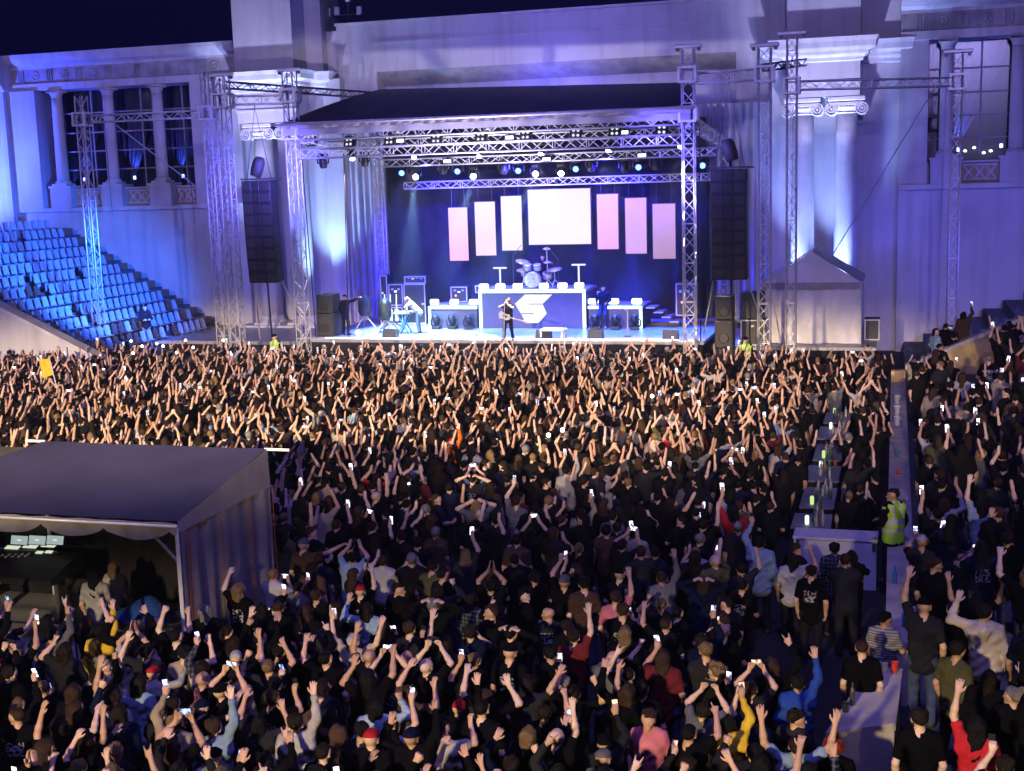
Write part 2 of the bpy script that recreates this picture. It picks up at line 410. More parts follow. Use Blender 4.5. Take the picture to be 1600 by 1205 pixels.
def window(xa, xb, first):
    # balustrade panel, mullions, panes, curtain and dark room behind
    wide = xb-xa > 1.5
    pa = xa+(.62 if not (first and xa in (-42.55, 1.28)) else 0); pb = xb-(.62 if xb not in (-33.7,) else 0)
    if wide:
        wallbox('parapet_panel', 'ochre_wall', pa+.002, pb-.002, 58.32, 58.6, 7.2, 8.08)
        wallbox('sill', 'plaster_trim', pa+.002, pb-.002, 58.12, 58.8, 8.081, 8.16)
        g = MB(); n = max(2, round((pb-pa-.2)/.42)); s = (pb-pa-.2)/n
        for i in range(n):
            a = pa+.1+i*s
            for z0, z1 in ((7.42, 7.92), (7.92, 7.42)): g.tube([(a+.03, 58.3, z0), (a+s-.03, 58.3, z1)], .045, 5)
            g.lathe([(.09, 0), (.09, .07)], 10, Matrix.Translation((a+s/2, 58.31, 7.67)) @ Matrix.Rotation(rad(90), 4, 'X'))
        g.box(pa+.06, pb-.06, 58.26, 58.34, 7.94, 8.02); g.box(pa+.06, pb-.06, 58.26, 58.34, 7.32, 7.40)
        g.build('balustrade_grille', 'plaster_trim', B)
    else:
        wallbox('parapet_panel', 'plaster', xa+.002, xb-.622, 58.3, 58.6, 7.2, 8.15)
    z0, z1 = 8.16, 13.18
    fr = MB(); xs = [xa, (xa+xb)/2, xb] if wide else [xa, xb]
    zs = [z0+(z1-z0)*t for t in (0, .19, .38, .57, .77, 1)]
    if wide: fr.box(xs[1]-.04, xs[1]+.04, 58.85, 58.95, z0, z1)
    for z in zs[1:-1]: fr.box(xa+.003, xb-.003, 58.87, 58.94, z-.035, z+.035)
    wo = fr.build('window', 'mullion', B)
    for i in range(len(xs)-1):
        for j in range(5):
            p = MB(); p.box(xs[i]+.04, xs[i+1]-.04, 58.898, 58.908, zs[j]+.04, zs[j+1]-.04); p.build('pane', 'window_glass', wo)
    c = MB(); L = xb-xa
    def cur(u, v, side):                                         # sheer curtain tied back at the side
        t = max(0, min(1, (v-.10)/.75)); span = L*((.52 if xa < 0 else .74)*t**.8+.10)
        xx = xa+.03+span*u if side == 0 else xb-.03-span*u
        return Vector((xx, 59.45+.05*math.sin(u*26+v*3), z0+(z1-z0)*v))
    c.grid(lambda u, v: cur(u, v, 0), 30, 12)
    if wide and xa < 0: c.grid(lambda u, v: cur(u, v, 1), 30, 12)
    c.build('curtain', 'sheer_curtain', wo, True)
    if wide:
        for k, xx in enumerate((xa+.55, xb-.5)):
            u = MB(); u.lathe([(.05, 0), (.07, .02), (.07, .16), (.045, .18)], 10, Matrix.Translation((xx, 59.15, 8.55+.1*k))); u.build('uplight', 'uplight', wo)
            if xb < 8: spot((xx, 59.15, 8.8), (xx+.05, 59.45, 11), 420, (.05, .1, 1), 80, 1, .05)
for i, (a, b) in enumerate(bays): window(a, b, True)
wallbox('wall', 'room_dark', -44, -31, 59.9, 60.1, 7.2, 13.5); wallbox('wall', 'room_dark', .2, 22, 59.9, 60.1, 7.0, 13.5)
for px, py in ((1508, 236), (1522, 231), (1537, 239), (1548, 236)):     # glowing beads standing for ceiling-lamp reflections in the right window
    p = atY(px, py, 59.7); u = MB(); u.lathe([(.02, -.05), (.07, -.02), (.075, .02), (.03, .06)], 10, Matrix.Translation(p)); u.build('lamp_reflection', 'reflected_lamp', B)
# pylons
def pylon(xa, xb, sa, sb, cols, ca, cb):
    wallbox('attic_block', 'plaster', xa, xb, 57.0, 60, 13.38, 19)
    wallbox('setback_block', 'plaster', sa, sb, 58.35, 60.5, 0, 19)
    wallbox('entablature', 'plaster', xa, xb, 57.0, 58.35, 11.0, 12.42)
    wallbox('fascia', 'plaster_trim', xa-.04, xb+.04, 56.93, 57.0, 11.55, 11.64)
    prof = [(0, 12.42), (.12, 12.46), (.14, 12.6), (.32, 12.72), (.36, 12.86), (.62, 12.98), (.66, 13.2), (.74, 13.38), (0, 13.39)]
    q = MB()
    for o, z in prof: pass
    n = len(prof)
    vs = []
    for o, z in prof: vs += [(xa-o, 58.35, z), (xa-o, 57.0-o, z), (xb+o, 57.0-o, z), (xb+o, 58.35, z)]
    fs = []
    for i in range(n-1):
        for k in range(3): fs.append((i*4+k, i*4+k+1, (i+1)*4+k+1, (i+1)*4+k))
    q.add(vs, fs).build('cornice', 'plaster_trim', B)
    q = MB(); vs = []
    for o, z in prof: vs += [(sa-o*.8, 60, z-.04), (sa-o*.8, 58.34-o*.8, z-.04), (sb+o*.8, 58.34-o*.8, z-.04), (sb+o*.8, 60, z-.04)]
    q.add(vs, fs).build('cornice', 'plaster_trim', B)
    for x in cols: column(x, 57.62, 1.2, 11.0, .52, True)
    wallbox('plinth', 'plaster', xa-.5, xb+.5, 56.7, 58.35, 0, 1.2)
pylon(-30.6, -27.5, -31.0, -26.6, (-29.65, -27.85), 0, 0)
pylon(-4.5, -1.48, -5.3, .13, (-3.85, -2.02), 0, 0)
# centre: attic wall above a deep proscenium niche
wallbox('attic_wall', 'plaster', -26.0, -5.3, 58.8, 60, 13.25, 15.5)
wallbox('attic_wall', 'plaster', -26.6, -26.0, 58.9, 60, 13.25, 15.3)
wallbox('coping', 'plaster_trim', -26.05, -5.3, 58.7, 60.1, 15.5, 15.62)
wallbox('jamb', 'plaster', -26.6, -24.0, 58.8, 60, 0, 13.249)
wallbox('jamb', 'plaster', -6.85, -5.3, 58.8, 60, 0, 13.249)
wallbox('niche_back', 'plaster', -24.0, -6.85, 59.75, 60, 0, 12.62)
q = MB(); q.prism([(58.82, 13.249), (59.9, 13.249), (59.9, 12.6), (59.7, 12.6)], -24.0, -6.85, lambda u, v, d: Vector((d, u, v))); q.build('coved_ledge', 'shaded_plaster', B)
wallbox('pilaster', 'plaster', -26.59, -25.7, 58.2, 58.8, 0, 13.0)
wallbox('panel_frame', 'plaster_trim', -24.2, -8, 58.76, 58.8, 14.55, 14.63)
def pleats(name, xa, xb, y, z0, z1, n, amp, mt, parent=None, **kw):
    q = MB(); q.grid(lambda u, v: Vector((xa+(xb-xa)*u, y+amp*math.sin(u*n*2*math.pi)+amp*.3*math.sin(u*n*3.1+1), z0+(z1-z0)*v)), n*8, 3)
    return q.build(name, mt, parent, True, **kw)
pleats('side_curtain', -25.68, -22.6, 58.45, 1.2, 11.3, 9, .09, 'pleat_curtain', label='tall pale pleated curtain left of the black stage backdrop', cat='curtain', group='pleated curtains')
pleats('side_curtain', -8.9, -5.32, 58.45, 1.2, 11.0, 11, .09, 'pleat_curtain', label='tall pale pleated curtain behind the hanging speakers at right', cat='curtain', group='pleated curtains')
# lamp masts on the roof
for k, (px, top, sgn) in enumerate(((497, -20, 1), (545, -15, -1))):
    p = atY(px, 40, 59.5); a = wempty('roof_mast', (p.x, 59.5, 15.4), ('taller' if k == 0 else 'right-hand')+' thin mast with white box aerials on the roof', 'mast', 'roof masts')
    q = MB(); q.tube([(p.x, 59.5, 15.4), (p.x, 59.5, 17.4)], .04); q.build('pole', 'steel_dark', a)
    q = MB(); q.tube([(p.x-.7, 59.5, 16.1), (p.x+.8, 59.5, 16.12)], .03); q.build('crossbar', 'steel_dark', a)
    for dx, dz in ((-.55, 16.3), (.62, 16.25), (.05, 16.9)): box_part('aerial', a, 'white_box', p.x+dx-.13, p.x+dx+.13, 59.35, 59.48, dz-.2, dz+.2, c=.03)

# ------------------------------------------------------------------ tribunes
T = wempty('seating_tribune', (-37, 50, 0), 'empty blue-lit tribune of white seats at the far left', 'tribune')
def seat_mesh():
    q = MB()
    q.grid(lambda u, v: Vector((.30-.36*v, -.20+.40*u, .42+.02*math.cos((u-.5)*3)-.03*math.sin(v*3))), 5, 4)
    q.grid(lambda u, v: Vector((-.06-.10*v-.03*math.cos((u-.5)*2.6), (-.20+.40*u)*(1-.16*v**2), .42+.42*v)), 6, 5)
    q.grid(lambda u, v: Vector((-.09-.10*v-.03*math.cos((u-.5)*2.6), (-.20+.40*(1-u))*(1-.16*v**2), .42+.42*v)), 6, 5)
    q.box(-.05, .02, -.1, .1, 0, .42)
    return q.mesh('seat', 'seat_shell', True)
SEAT = seat_mesh()
for i in range(12):
    x = -32.5-.77*i; z = .8+.455*i
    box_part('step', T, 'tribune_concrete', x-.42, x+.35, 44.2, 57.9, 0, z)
    yend = 55.9; n = 21
    for k in range(n):
        if (k % 7 == 6 and rng.random() < .25): continue
        y = yend-k*.53
        o = link('seat', SEAT, T); o.location = (x, y, z)
        o.matrix_parent_inverse = Matrix.Translation(-Vector(T.location))
        brown = rng.random() < (.12 if i < 7 else .04)
        g = rng.uniform(.8, 1.05)
        o.color = (.13, .07, .05, 1) if brown else (.46*g, .52*g, .62*g, 1)
    box_part('row_end', T, 'brown_box', x-.3, x+.3, 56.3, 57.4, z, z+.36, c=.03)
# sloping flank wall in front of it
def flank(name, pts, y0, y1, mt, label):
    q = MB(); q.prism(pts, y0, y1, lambda u, v, d: Vector((u, d, v))); return q.build(name, mt, label=label, cat='wall')
fl = flank('flank_wall', [(-30.2, 0), (-30.2, 1.25), (-46, 8.5), (-46, 0)], 43.7, 44.15, 'plaster', 'smooth pale sloping wall in front of the left tribune')
q = MB(); q.prism([(-30.0, 1.18), (-30.0, 1.32), (-46.1, 8.7), (-46.1, 8.56)], 43.62, 44.25, lambda u, v, d: Vector((u, d, v))); q.build('coping', 'plaster_trim', fl)
box_part('vent', fl, 'steel_dark', -32.1, -31.6, 43.66, 43.70, .75, 1.0)

def floorR(x, y): return .5+.36*max(0, math.floor((x-.5)/.8))
R = wempty('standing_terrace', (1, 30, 0), 'dark stepped terrace filled with spectators right of the long parapet', 'terrace')
for i in range(11):
    xa = .46+.8*i; xb = xa+.8; z = .5+.36*i
    q = MB(); q.box(xa, xb, 2, 57.6, 0, z)
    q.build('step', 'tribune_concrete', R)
    for k in range(9):                                             # folded seats beyond the sloping wall
        if i < 1 or i > 9: continue
        y = 45.0+k*.55
        o = link('seat', SEAT, R); o.matrix_parent_inverse = Matrix.Translation(-Vector(R.location)); o.location = (xa+.5, y, z); o.rotation_euler = (0, 0, math.pi)
        o.color = (.26, .06, .05, 1) if k < 2 else (.42, .40, .5, 1)
    if 1 <= i <= 9:
        q = MB(); q.prism([(xa+.35, z), (xa+.7, z), (xa+.82, z+.95), (xa+.62, z+.95)], 44.55, 44.65, lambda u, v, d: Vector((u, d, v))); q.build('row_end', 'brown_box', R)
fr = flank('flank_wall', [(.44, 0), (.44, 1.36), (9.5, 5.45), (9.5, 0)], 43.6, 43.95, 'ochre_panel', 'ochre sloping wall topped by a grey coping beside the right terrace')
q = MB(); q.prism([(.42, 1.36), (.42, 1.5), (9.5, 5.6), (9.5, 5.46)], 43.5, 44.05, lambda u, v, d: Vector((u, d, v))); q.build('coping', 'concrete', fr)
box_part('stone_block', fr, 'concrete', .5, 1.45, 43.1, 43.55, 0, 1.62, c=.03)
box_part('ochre_post', fr, 'ochre_panel', -.02, .42, 43.2, 43.6, 0, 1.35)
# long parapet between floor and terrace
P = wempty('parapet_wall', (.2, 31, 0), 'long grey concrete parapet running towards the stage on the right', 'parapet')
for k in range(9):
    a = 18.7+k*2.72
    q = MB(); q.bbox(-.03, .43, a+.006, a+2.712, .9, 1.0, .012); q.build('coping_slab', 'concrete', P)
box_part('wall_body', P, 'concrete', .02, .40, 18.75, 43.15, 0, .9)
P2 = wempty('parapet_wall', (-.2, 15.5, 0), 'short wide concrete parapet with cups at the lower right', 'parapet')
q = MB(); tp = [(-.22, 17.69, 1.0), (.21, 17.66, 1.0), (.12, 15.8, 1.0), (-.71, 15.32, 1.0)]
q.add([(x, y, z-.1) for x, y, z in tp]+tp, [(4, 7, 6, 5), (0, 1, 5, 4), (1, 2, 6, 5), (2, 3, 7, 6), (3, 0, 4, 7)]); q.build('coping_slab', 'concrete', P2)
q = MB(); tp2 = [(x*.94-.01, y, z-.101) for x, y, z in tp]; q.add([(x, y, 0) for x, y, z in tp2]+tp2, [(4, 7, 6, 5), (0, 1, 5, 4), (1, 2, 6, 5), (2, 3, 7, 6), (3, 0, 4, 7)]); q.build('wall_body', 'concrete', P2)

# ================================================================== STAGE
DZ = 1.5
mat('apron_grey', (.3, .31, .33), .5, var=.2)
S = wempty('stage_platform', (-15.8, 52, 0), 'low dark concert stage deck with lit front edge', 'stage')
box_part('deck', S, 'deck', -24.2, -7.0, 49.3, 58.2, 1.36, DZ, c=.02)
box_part('skirt', S, 'black_fabric', -24.15, -7.05, 49.36, 58.1, 0, 1.355)
box_part('wing_deck', S, 'deck', -33, -24.21, 51.5, 57.6, .95, 1.1)
box_part('wing_deck', S, 'deck', -6.99, -.6, 51.4, 57.6, .9, 1.04)
box_part('wing_skirt', S, 'black_fabric', -32.9, -24.3, 51.6, 57.5, 0, .949)
box_part('wing_skirt', S, 'black_fabric', -6.95, -.65, 51.5, 57.5, 0, .899)
box_part('edge_trim', S, 'strap_white', -6.99, -.6, 51.36, 51.398, .93, 1.02)
# ------------------------------------------------------------------ trusses
def lattice(q, p0, p1, u, v, h, w_, step, r):
    p0, p1 = Vector(p0), Vector(p1); L = (p1-p0).length; n = max(2, round(L/step)); d = (p1-p0)/n
    c = [(-h, -w_), (h, -w_), (h, w_), (-h, w_)]
    for f in range(4):
        (a0, b0), (a1, b1) = c[f], c[(f+1) % 4]
        for i in range(n):
            A = p0+d*i; Bq = p0+d*(i+1)
            if (i+f) % 2 == 0: q.tube([A+u*a0+v*b0, Bq+u*a1+v*b1], r, 4, False)
            else: q.tube([A+u*a1+v*b1, Bq+u*a0+v*b0], r, 4, False)
            if i % 3 == 0: q.tube([A+u*a0+v*b0, A+u*a1+v*b1], r, 4, False)
def truss_parts(root, p0, p1, w_=.2, mt='aluminium', step=.45, rc=.032, rb=.018):
    p0, p1 = Vector(p0), Vector(p1); t = (p1-p0).normalized()
    u = Vector((0, 0, 1)) if abs(t.z) < .7 else Vector((1, 0, 0))
    u = (u-t*u.dot(t)).normalized(); v = t.cross(u)
    for a in (-1, 1):
        for b in (-1, 1):
            q = MB(); q.tube([p0+u*a*w_+v*b*w_, p1+u*a*w_+v*b*w_], rc, 6); q.build('chord', mt, root, True)
    q = MB(); lattice(q, p0, p1, u, v, w_, w_, step, rb); q.build('bracing', mt, root, kind='stuff')
def beam(p0, p1, label, w_=.17, mt='aluminium', group='truss beams', **k):
    o = wempty('truss_beam', p0, label, 'truss', group); truss_parts(o, p0, p1, w_, mt, **k); return o
def tower(x, y, z1, label, w_=.22, sleeves=(), top=True, z0=0):
    o = wempty('truss_tower', (x, y, z0), label, 'truss tower', 'truss towers')
    truss_parts(o, (x, y, z0+.06), (x, y, z1), w_, step=.5)
    box_part('base_plate', o, 'steel_dark', x-.5, x+.5, y-.5, y+.5, z0, z0+.06)
    for zs in sleeves:
        q = MB(); e = w_+.09
        for s in (-1, 1):
            q.box(x-e-.04, x+e+.04, y+s*e-.045, y+s*e+.045, zs-.3, zs-.22); q.box(x-e-.04, x+e+.04, y+s*e-.045, y+s*e+.045, zs+.22, zs+.3)
            q.box(x+s*e-.04, x+s*e+.04, y-e+.05, y+e-.05, zs-.3, zs-.22); q.box(x+s*e-.04, x+s*e+.04, y-e+.05, y+e-.05, zs+.22, zs+.3)
            for s2 in (-1, 1): q.box(x+s*e-.05, x+s*e+.05, y+s2*e-.05, y+s2*e+.05, zs-.22, zs+.22)
        q.build('sleeve_block', 'aluminium', o)
    if top:
        q = MB(); q.bbox(x-.52, x+.52, y-.12, y+.12, z1+.02, z1+.16, .03); q.build('head_beam', 'aluminium', o)
        for s in (-1, 1):
            q = MB(); q.lathe([(.07, -.1), (.07, .1)], 10, Matrix.Translation((x+s*.4, y, z1-.02)) @ Matrix.Rotation(rad(90), 4, 'X')); q.build('pulley', 'steel_dark', o)
    return o
tower(-23.9, 49.1, 12.55, 'truss tower at the front left corner of the stage roof', sleeves=(10.1, 11.6))
tower(-7.5, 49.1, 12.55, 'truss tower at the front right corner of the stage roof', sleeves=(10.15, 11.6))
tower(-23.1, 56.2, 9.3, 'truss tower at the rear left, beside the black backdrop', sleeves=(), top=False, w_=.2)
tower(-7.1, 56.2, 9.3, 'truss tower at the rear right, behind the hanging right speakers', sleeves=(), top=False, w_=.2)
tower(-26.4, 48.0, 12.4, 'truss tower just left of the hanging left speakers', sleeves=(11.45,))
tower(-28.0, 49.6, 12.8, 'slim truss tower second from the left tribune', sleeves=(11.1,), top=False, w_=.19)
tower(-34.2, 49.6, 12.1, 'leftmost truss tower standing before the blue seats', sleeves=(11.1,), top=False, w_=.19)
tower(-4.65, 48.8, 12.4, 'truss tower just right of the hanging right speakers', sleeves=(11.45,))
tower(-3.62, 48.2, 12.7, 'slim truss tower in front of the white marquee', sleeves=(10.95,), w_=.17)
tower(2.12, 50.6, 11.95, 'rightmost truss tower before the tall right window', sleeves=(10.95,), w_=.17)
beam((-23.6, 49.1, 9.22), (-7.8, 49.1, 9.22), 'bright main truss across the stage front below the roof edge', .19)
beam((-23.9, 49.15, 9.98), (-7.5, 49.15, 9.98), 'roof-edge truss directly under the front valance', .2)
beam((-23.2, 51.2, 9.6), (-7.3, 51.2, 9.6), 'second truss behind the blinder lights', .16)
beam((-21.6, 53, 8.8), (-7.0, 53, 8.8), 'truss carrying moving heads deeper in the stage', .15)
beam((-21.5, 55.5, 7.8), (-7.5, 55.5, 7.8), 'lowest rear truss above the LED panels', .15)
beam((-23.6, 49.5, 9.9), (-23.0, 56, 9.2), 'left side roof truss running back from the stage front', .18)
beam((-7.5, 49.5, 9.9), (-7.1, 56, 9.2), 'right side roof truss running back from the stage front', .18)
for xx in (-19.5, -15.6, -11.6):
    beam((xx, 49.5, 10.05), (xx, 56, 11.3), {-19.5: 'left', -15.6: 'middle', -11.6: 'right'}[xx]+' one of three rafters under the stage roof', .14)
beam((-26.1, 48, 11.45), (-24.2, 49, 11.45), 'short truss holding up the left speaker column', .17)
beam((-7.2, 49.1, 11.45), (-4.95, 48.8, 11.45), 'short truss holding up the right speaker column', .19)
beam((-28.0, 49.9, 11.1), (-34.0, 49.8, 11.1), 'thin horizontal truss before the left windows', .15)
beam((-3.4, 48.3, 10.95), (1.95, 50.5, 10.95), 'thin horizontal truss before the right pylon and window', .15)
beam((-26.4, 48.2, 12.1), (-22.6, 56.0, 11.9), 'dark truss slanting back to the stage roof at left', .13, 'steel_dark')
beam((-4.65, 49.0, 11.7), (-3.5, 52.5, 12.1), 'short dark truss behind the right speaker tower', .12, 'steel_dark')
# ------------------------------------------------------------------ stage roof
RF = wempty('stage_roof', (-15.8, 52, 10.5), 'large black sloping stage roof tarpaulin with crumpled beige front edge', 'roof')
q = MB()
def roofp(u, v):
    x0, x1 = -24.25+(1.5)*v, -7.35+(-1.0)*v
    return Vector((x0+(x1-x0)*u, 48.75+7.3*v, 10.47+1.75*v-.06*u+.10*math.sin(v*math.pi)+.03*math.sin(u*40)*(1-v)-.35*v*u))
q.grid(roofp, 40, 14); q.build('tarpaulin', 'roof_tarp', RF, True)
q = MB(); q.grid(lambda u, v: roofp(u, v)-Vector((0, 0, .06)), 40, 14); q.build('underside', 'roof_liner', RF, True)
q = MB(); q.grid(lambda u, v: Vector((-7.35-1.0*u, 48.8+7.2*u, 10.42+1.38*u-(1.1+.5*u)*v)) + Vector((.05*math.sin(u*30), 0, 0)), 20, 4); q.build('side_flap', 'roof_tarp', RF, True)
q = MB()
q.grid(lambda u, v: Vector((-24.25+16.9*u, 48.72-.05*v+.02*math.sin(u*95)+.015*math.sin(u*230+v*5), 10.50-.06*u-.24*v+.03*v*math.sin(u*61))), 260, 4); q.build('valance', 'valance', RF, True)
q = MB(); q.grid(lambda u, v: Vector((-24.2+16.8*u, 48.78+.05*math.sin(u*70), 10.26-.06*u-.27*v)), 120, 3); q.build('inner_valance', 'roof_liner', RF, True)
q = MB(); q.tube([(-24.6, 48.66, 10.42), (-7.2, 48.66, 10.36)], .045, 8); q.build('edge_pole', 'aluminium', RF, True)
pleats('stage_backdrop', -23.2, -8.0, 57.4, 1.5, 10.4, 16, .018, 'black_fabric', label='black cloth backdrop behind the LED panels', cat='backdrop')
# ------------------------------------------------------------------ LED panels
SC = [(701, 325, 733, 407, 'leftmost', (1.0, .62, .95), (1.0, .45, .80), 1.25), (742, 316, 776, 399, 'second from left', (1.0, .86, 1.0), (1.0, .7, .93), 1.08),
      (783, 307, 817, 391, 'third from left', (1.0, .92, 1.0), (1.0, .82, .97), 1.05), (825, 297, 924, 381, 'wide central', (1.0, .82, .95), (.98, .9, .93), 1.0),
      (933, 304, 967, 389, 'third from right', (.95, .52, .88), (.86, .42, .78), 1.05), (977, 310, 1011, 396, 'second from right', (.88, .46, .80), (.72, .40, .66), .98),
      (1020, 319, 1056, 404, 'rightmost', (.78, .42, .72), (.55, .33, .42), .92)]
for i, (x0, y0, x1, y1, wh, ct, cb, st) in enumerate(SC):
    a, b = atY(x0, y0, 55.5), atY(x1, y1, 55.5); z1, z0 = a.z, b.z
    if i: pass
    o = wempty('led_panel', ((a.x+b.x)/2, 55.5, z0), f'{wh} glowing pink-white LED panel over the stage', 'LED panel', 'LED panels above the drums')
    screen_mat(f'led_face_{i}', ct, cb, st, z0, z1)
    box_part('frame', o, 'black_metal', a.x-.03, b.x+.03, 55.45, 55.6, z0-.03, z1+.03)
    q = MB(); q.box(a.x, b.x, 55.43, 55.449, z0, z1); q.build('screen', f'led_face_{i}', o)
    for xx in (a.x+.15, b.x-.15):
        q = MB(); q.tube([(xx, 55.52, z1), (xx, 55.52, 7.65)], .012, 5); q.build('hanger', 'steel_dark', o)
# ------------------------------------------------------------------ risers
Y0 = 53.44
def riser(xa, xb, z1, label, name):
    o = wempty(name, ((xa+xb)/2, Y0+1, DZ), label, 'riser', 'stage risers')
    box_part('platform', o, 'deck', xa, xb, Y0, Y0+2.2, z1-.12, z1)
    box_part('front_panel', o, 'riser_face', xa+.02, xb-.02, Y0+.02, Y0+2.1, DZ, z1-.121)
    return o
def strip(o, *b): return box_part('light_strip', o, 'led_strip', *b, c=.02)
rc = riser(-17.46, -12.65, 3.2, 'tall central drum riser bearing the white S logo', 'drum_riser')
strip(rc, -17.46, -12.65, Y0-.05, Y0-.001, 3.06, 3.19)
for x in (-17.46, -12.78): strip(rc, x, x+.13, Y0-.05, Y0-.001, DZ+.02, 3.058)
rl = riser(-19.85, -17.56, 2.48, 'low side riser left of the drum riser with three moving heads', 'side_riser')
strip(rl, -19.85, -17.56, Y0-.05, Y0-.001, 2.36, 2.47); strip(rl, -19.85, -19.73, Y0-.05, Y0-.001, DZ+.02, 2.358)
rr = riser(-12.55, -10.2, 2.48, 'low side riser right of the drum riser where a man sits', 'side_riser')
strip(rr, -12.55, -10.2, Y0-.05, Y0-.001, 2.36, 2.47); strip(rr, -10.32, -10.2, Y0-.05, Y0-.001, DZ+.02, 2.358)
logo = [(680, 605), (1000, 605), (888, 713), (720, 713), (720, 722), (888, 722), (935, 830), (840, 940), (690, 940), (640, 836), (780, 836), (780, 825), (630, 825), (565, 712)]
q = MB()
pl = [atY(730+x/7.53, 380+y/7.53, Y0) for x, y in logo]
q.prism([(p.x, p.z) for p in pl], Y0-.03, Y0+.019, lambda u, v, d: Vector((u, d, v))); q.build('logo', 'logo_white', rc)
# glowing box lamps on the risers
def lampbox(px, py, label, wpx=15):
    p = atY(px, py, Y0+.25); hw = wpx/2/38.0
    q = MB(); q.bbox(p.x-hw, p.x+hw, Y0+.12, Y0+.36, p.z-.11, p.z+.12, .04)
    b = q.build('box_lamp', 'led_box', label=label, cat='box lamp', group='glowing box lamps on the risers')
ORD = ['leftmost']+[a+' from left' for a in ('second', 'third', 'fourth', 'fifth', 'sixth', 'seventh', 'eighth', 'ninth', 'tenth')]
ords = ['leftmost', 'second', 'third', 'fourth', 'fifth', 'sixth', 'seventh']
for i, px in enumerate((756, 782, 809, 850, 879, 905)): lampbox(px, 448-(px-756)*.012, f'glowing white box lamp, {ords[i]} from left on the drum riser', 15)
for i, px in enumerate((679, 710, 740)): lampbox(px, 472, f'glowing white box lamp, {ords[i]} on the low left riser', 14)
for i, px in enumerate((927, 959, 995)): lampbox(px, 471, f'glowing white box lamp, {ords[i]} on the low right riser', 16)
for k, (px, py) in enumerate(((781, 419), (904, 414))):
    p = atY(px, py, Y0+.7); o = wempty('t_stand_lamp', (p.x, p.y, 3.2), 'white T-shaped light bar '+('left of the drums' if k == 0 else 'right of the drums'), 'light bar', 'T-shaped light bars')
    q = MB(); q.bbox(p.x-.31, p.x+.31, p.y-.04, p.y+.04, p.z-.03, p.z+.04, .015); q.build('crossbar', 'logo_white', o)
    q = MB(); q.tube([(p.x, p.y, 3.205), (p.x, p.y, p.z-.03)], .04, 8); q.build('post', 'logo_white', o)
    box_part('foot', o, 'black_metal', p.x-.2, p.x+.2, p.y-.15, p.y+.15, 3.201, 3.22)
# ------------------------------------------------------------------ fixtures
def moving_head(p, aim, lens, label, floor=False, s=1.0):
    p = Vector(p); o = wempty('moving_head_light', p, label, 'stage light', 'moving head lights')
    sg = 1 if floor else -1
    q = MB(); q.bbox(p.x-.17*s, p.x+.17*s, p.y-.17*s, p.y+.17*s, min(p.z, p.z+sg*.12*s), max(p.z, p.z+sg*.12*s), .02); q.build('base', 'black_metal', o)
    q = MB(); c = p+Vector((0, 0, sg*.36*s))
    q.tube([p+Vector((-.2*s, 0, sg*.12*s)), p+Vector((-.24*s, 0, sg*.2*s)), c+Vector((-.24*s, 0, sg*.03)), c+Vector((-.18*s, 0, sg*.05))], .04*s, 6)
    q.tube([p+Vector((.2*s, 0, sg*.12*s)), p+Vector((.24*s, 0, sg*.2*s)), c+Vector((.24*s, 0, sg*.03)), c+Vector((.18*s, 0, sg*.05))], .04*s, 6)
    q.tube([p+Vector((-.21*s, 0, sg*.13*s)), p+Vector((.21*s, 0, sg*.13*s))], .035*s, 6); q.build('yoke', 'black_metal', o, True)
    d = (Vector(aim)-c).normalized(); M = Matrix.Translation(c) @ d.to_track_quat('Z', 'Y').to_matrix().to_4x4()
    q = MB(); q.lathe([(.06*s, -.24*s), (.13*s, -.2*s), (.16*s, -.05*s), (.16*s, .14*s), (.15*s, .22*s)], 14, M); h = q.build('head', 'black_metal', o, True)
    q = MB(); q.lathe([(.125*s, .221*s), (.12*s, .245*s), (.03*s, .262*s)], 14, M); q.build('lens', lens, h, True)
    return c+d*.3*s
def to_cam(p): return Vector((0, 0, EYE))*.25+Vector((p.x, p.y-12, 0))*.75
mh = [(628, 262, 54.5, 'b', ''), (650, 268, 54.5, 'w', ''), (715, 259, 54, 'b', ''), (740, 267, 54.5, 'w', ''), (810, 258, 54, 'b', ''), (837, 263, 54.5, 'w', ''),
      (877, 262, 54.5, 'w', ''), (900, 255, 54, 'b', ''), (998, 252, 54, 'b', ''), (1098, 249, 54, 'b', ''),
      (504, 246, 50, 'o', ''), (569, 243, 50, 'o', ''), (692, 256, 53, 'o', ''), (787, 256, 53, 'o', ''), (924, 251, 53, 'o', ''), (976, 253, 53, 'o', ''), (1025, 248, 53, 'o', ''),
      (549, 234, 50, 's', ''), (646, 231, 50, 's', ''), (749, 229, 50, 's', ''), (846, 225, 50, 's', ''), (953, 220, 50, 's', ''), (1066, 214, 49.6, 's', '')]
nm = {'b': 'blue-lit', 'w': 'bright white', 'o': 'unlit black', 's': 'small white'}; cnt = {}
BEAMS = []
for px, py, Y, kd, _ in mh:
    cnt[kd] = cnt.get(kd, 0)+1
    p = atY(px, py-(6 if kd != 's' else 2), Y)
    aim = Vector((p.x*.55-15.5*.45, 46, 1.5)) if kd in 'ws' else Vector((p.x+.5, 50.5, 1.5)) if kd == 'b' else Vector((p.x, 51, 1.5))
    if kd in 'bw': aim = p*.5+to_cam(p)*.5
    oc = moving_head(p, aim, {'b': 'lens_blue', 'w': 'lens_white', 'o': 'black_metal', 's': 'lens_white'}[kd],
        f"{nm[kd]} moving head light, {ORD[cnt[kd]-1]} such above the stage", s=.8 if kd == 's' else 1.0)
    BEAMS.append((kd, oc))
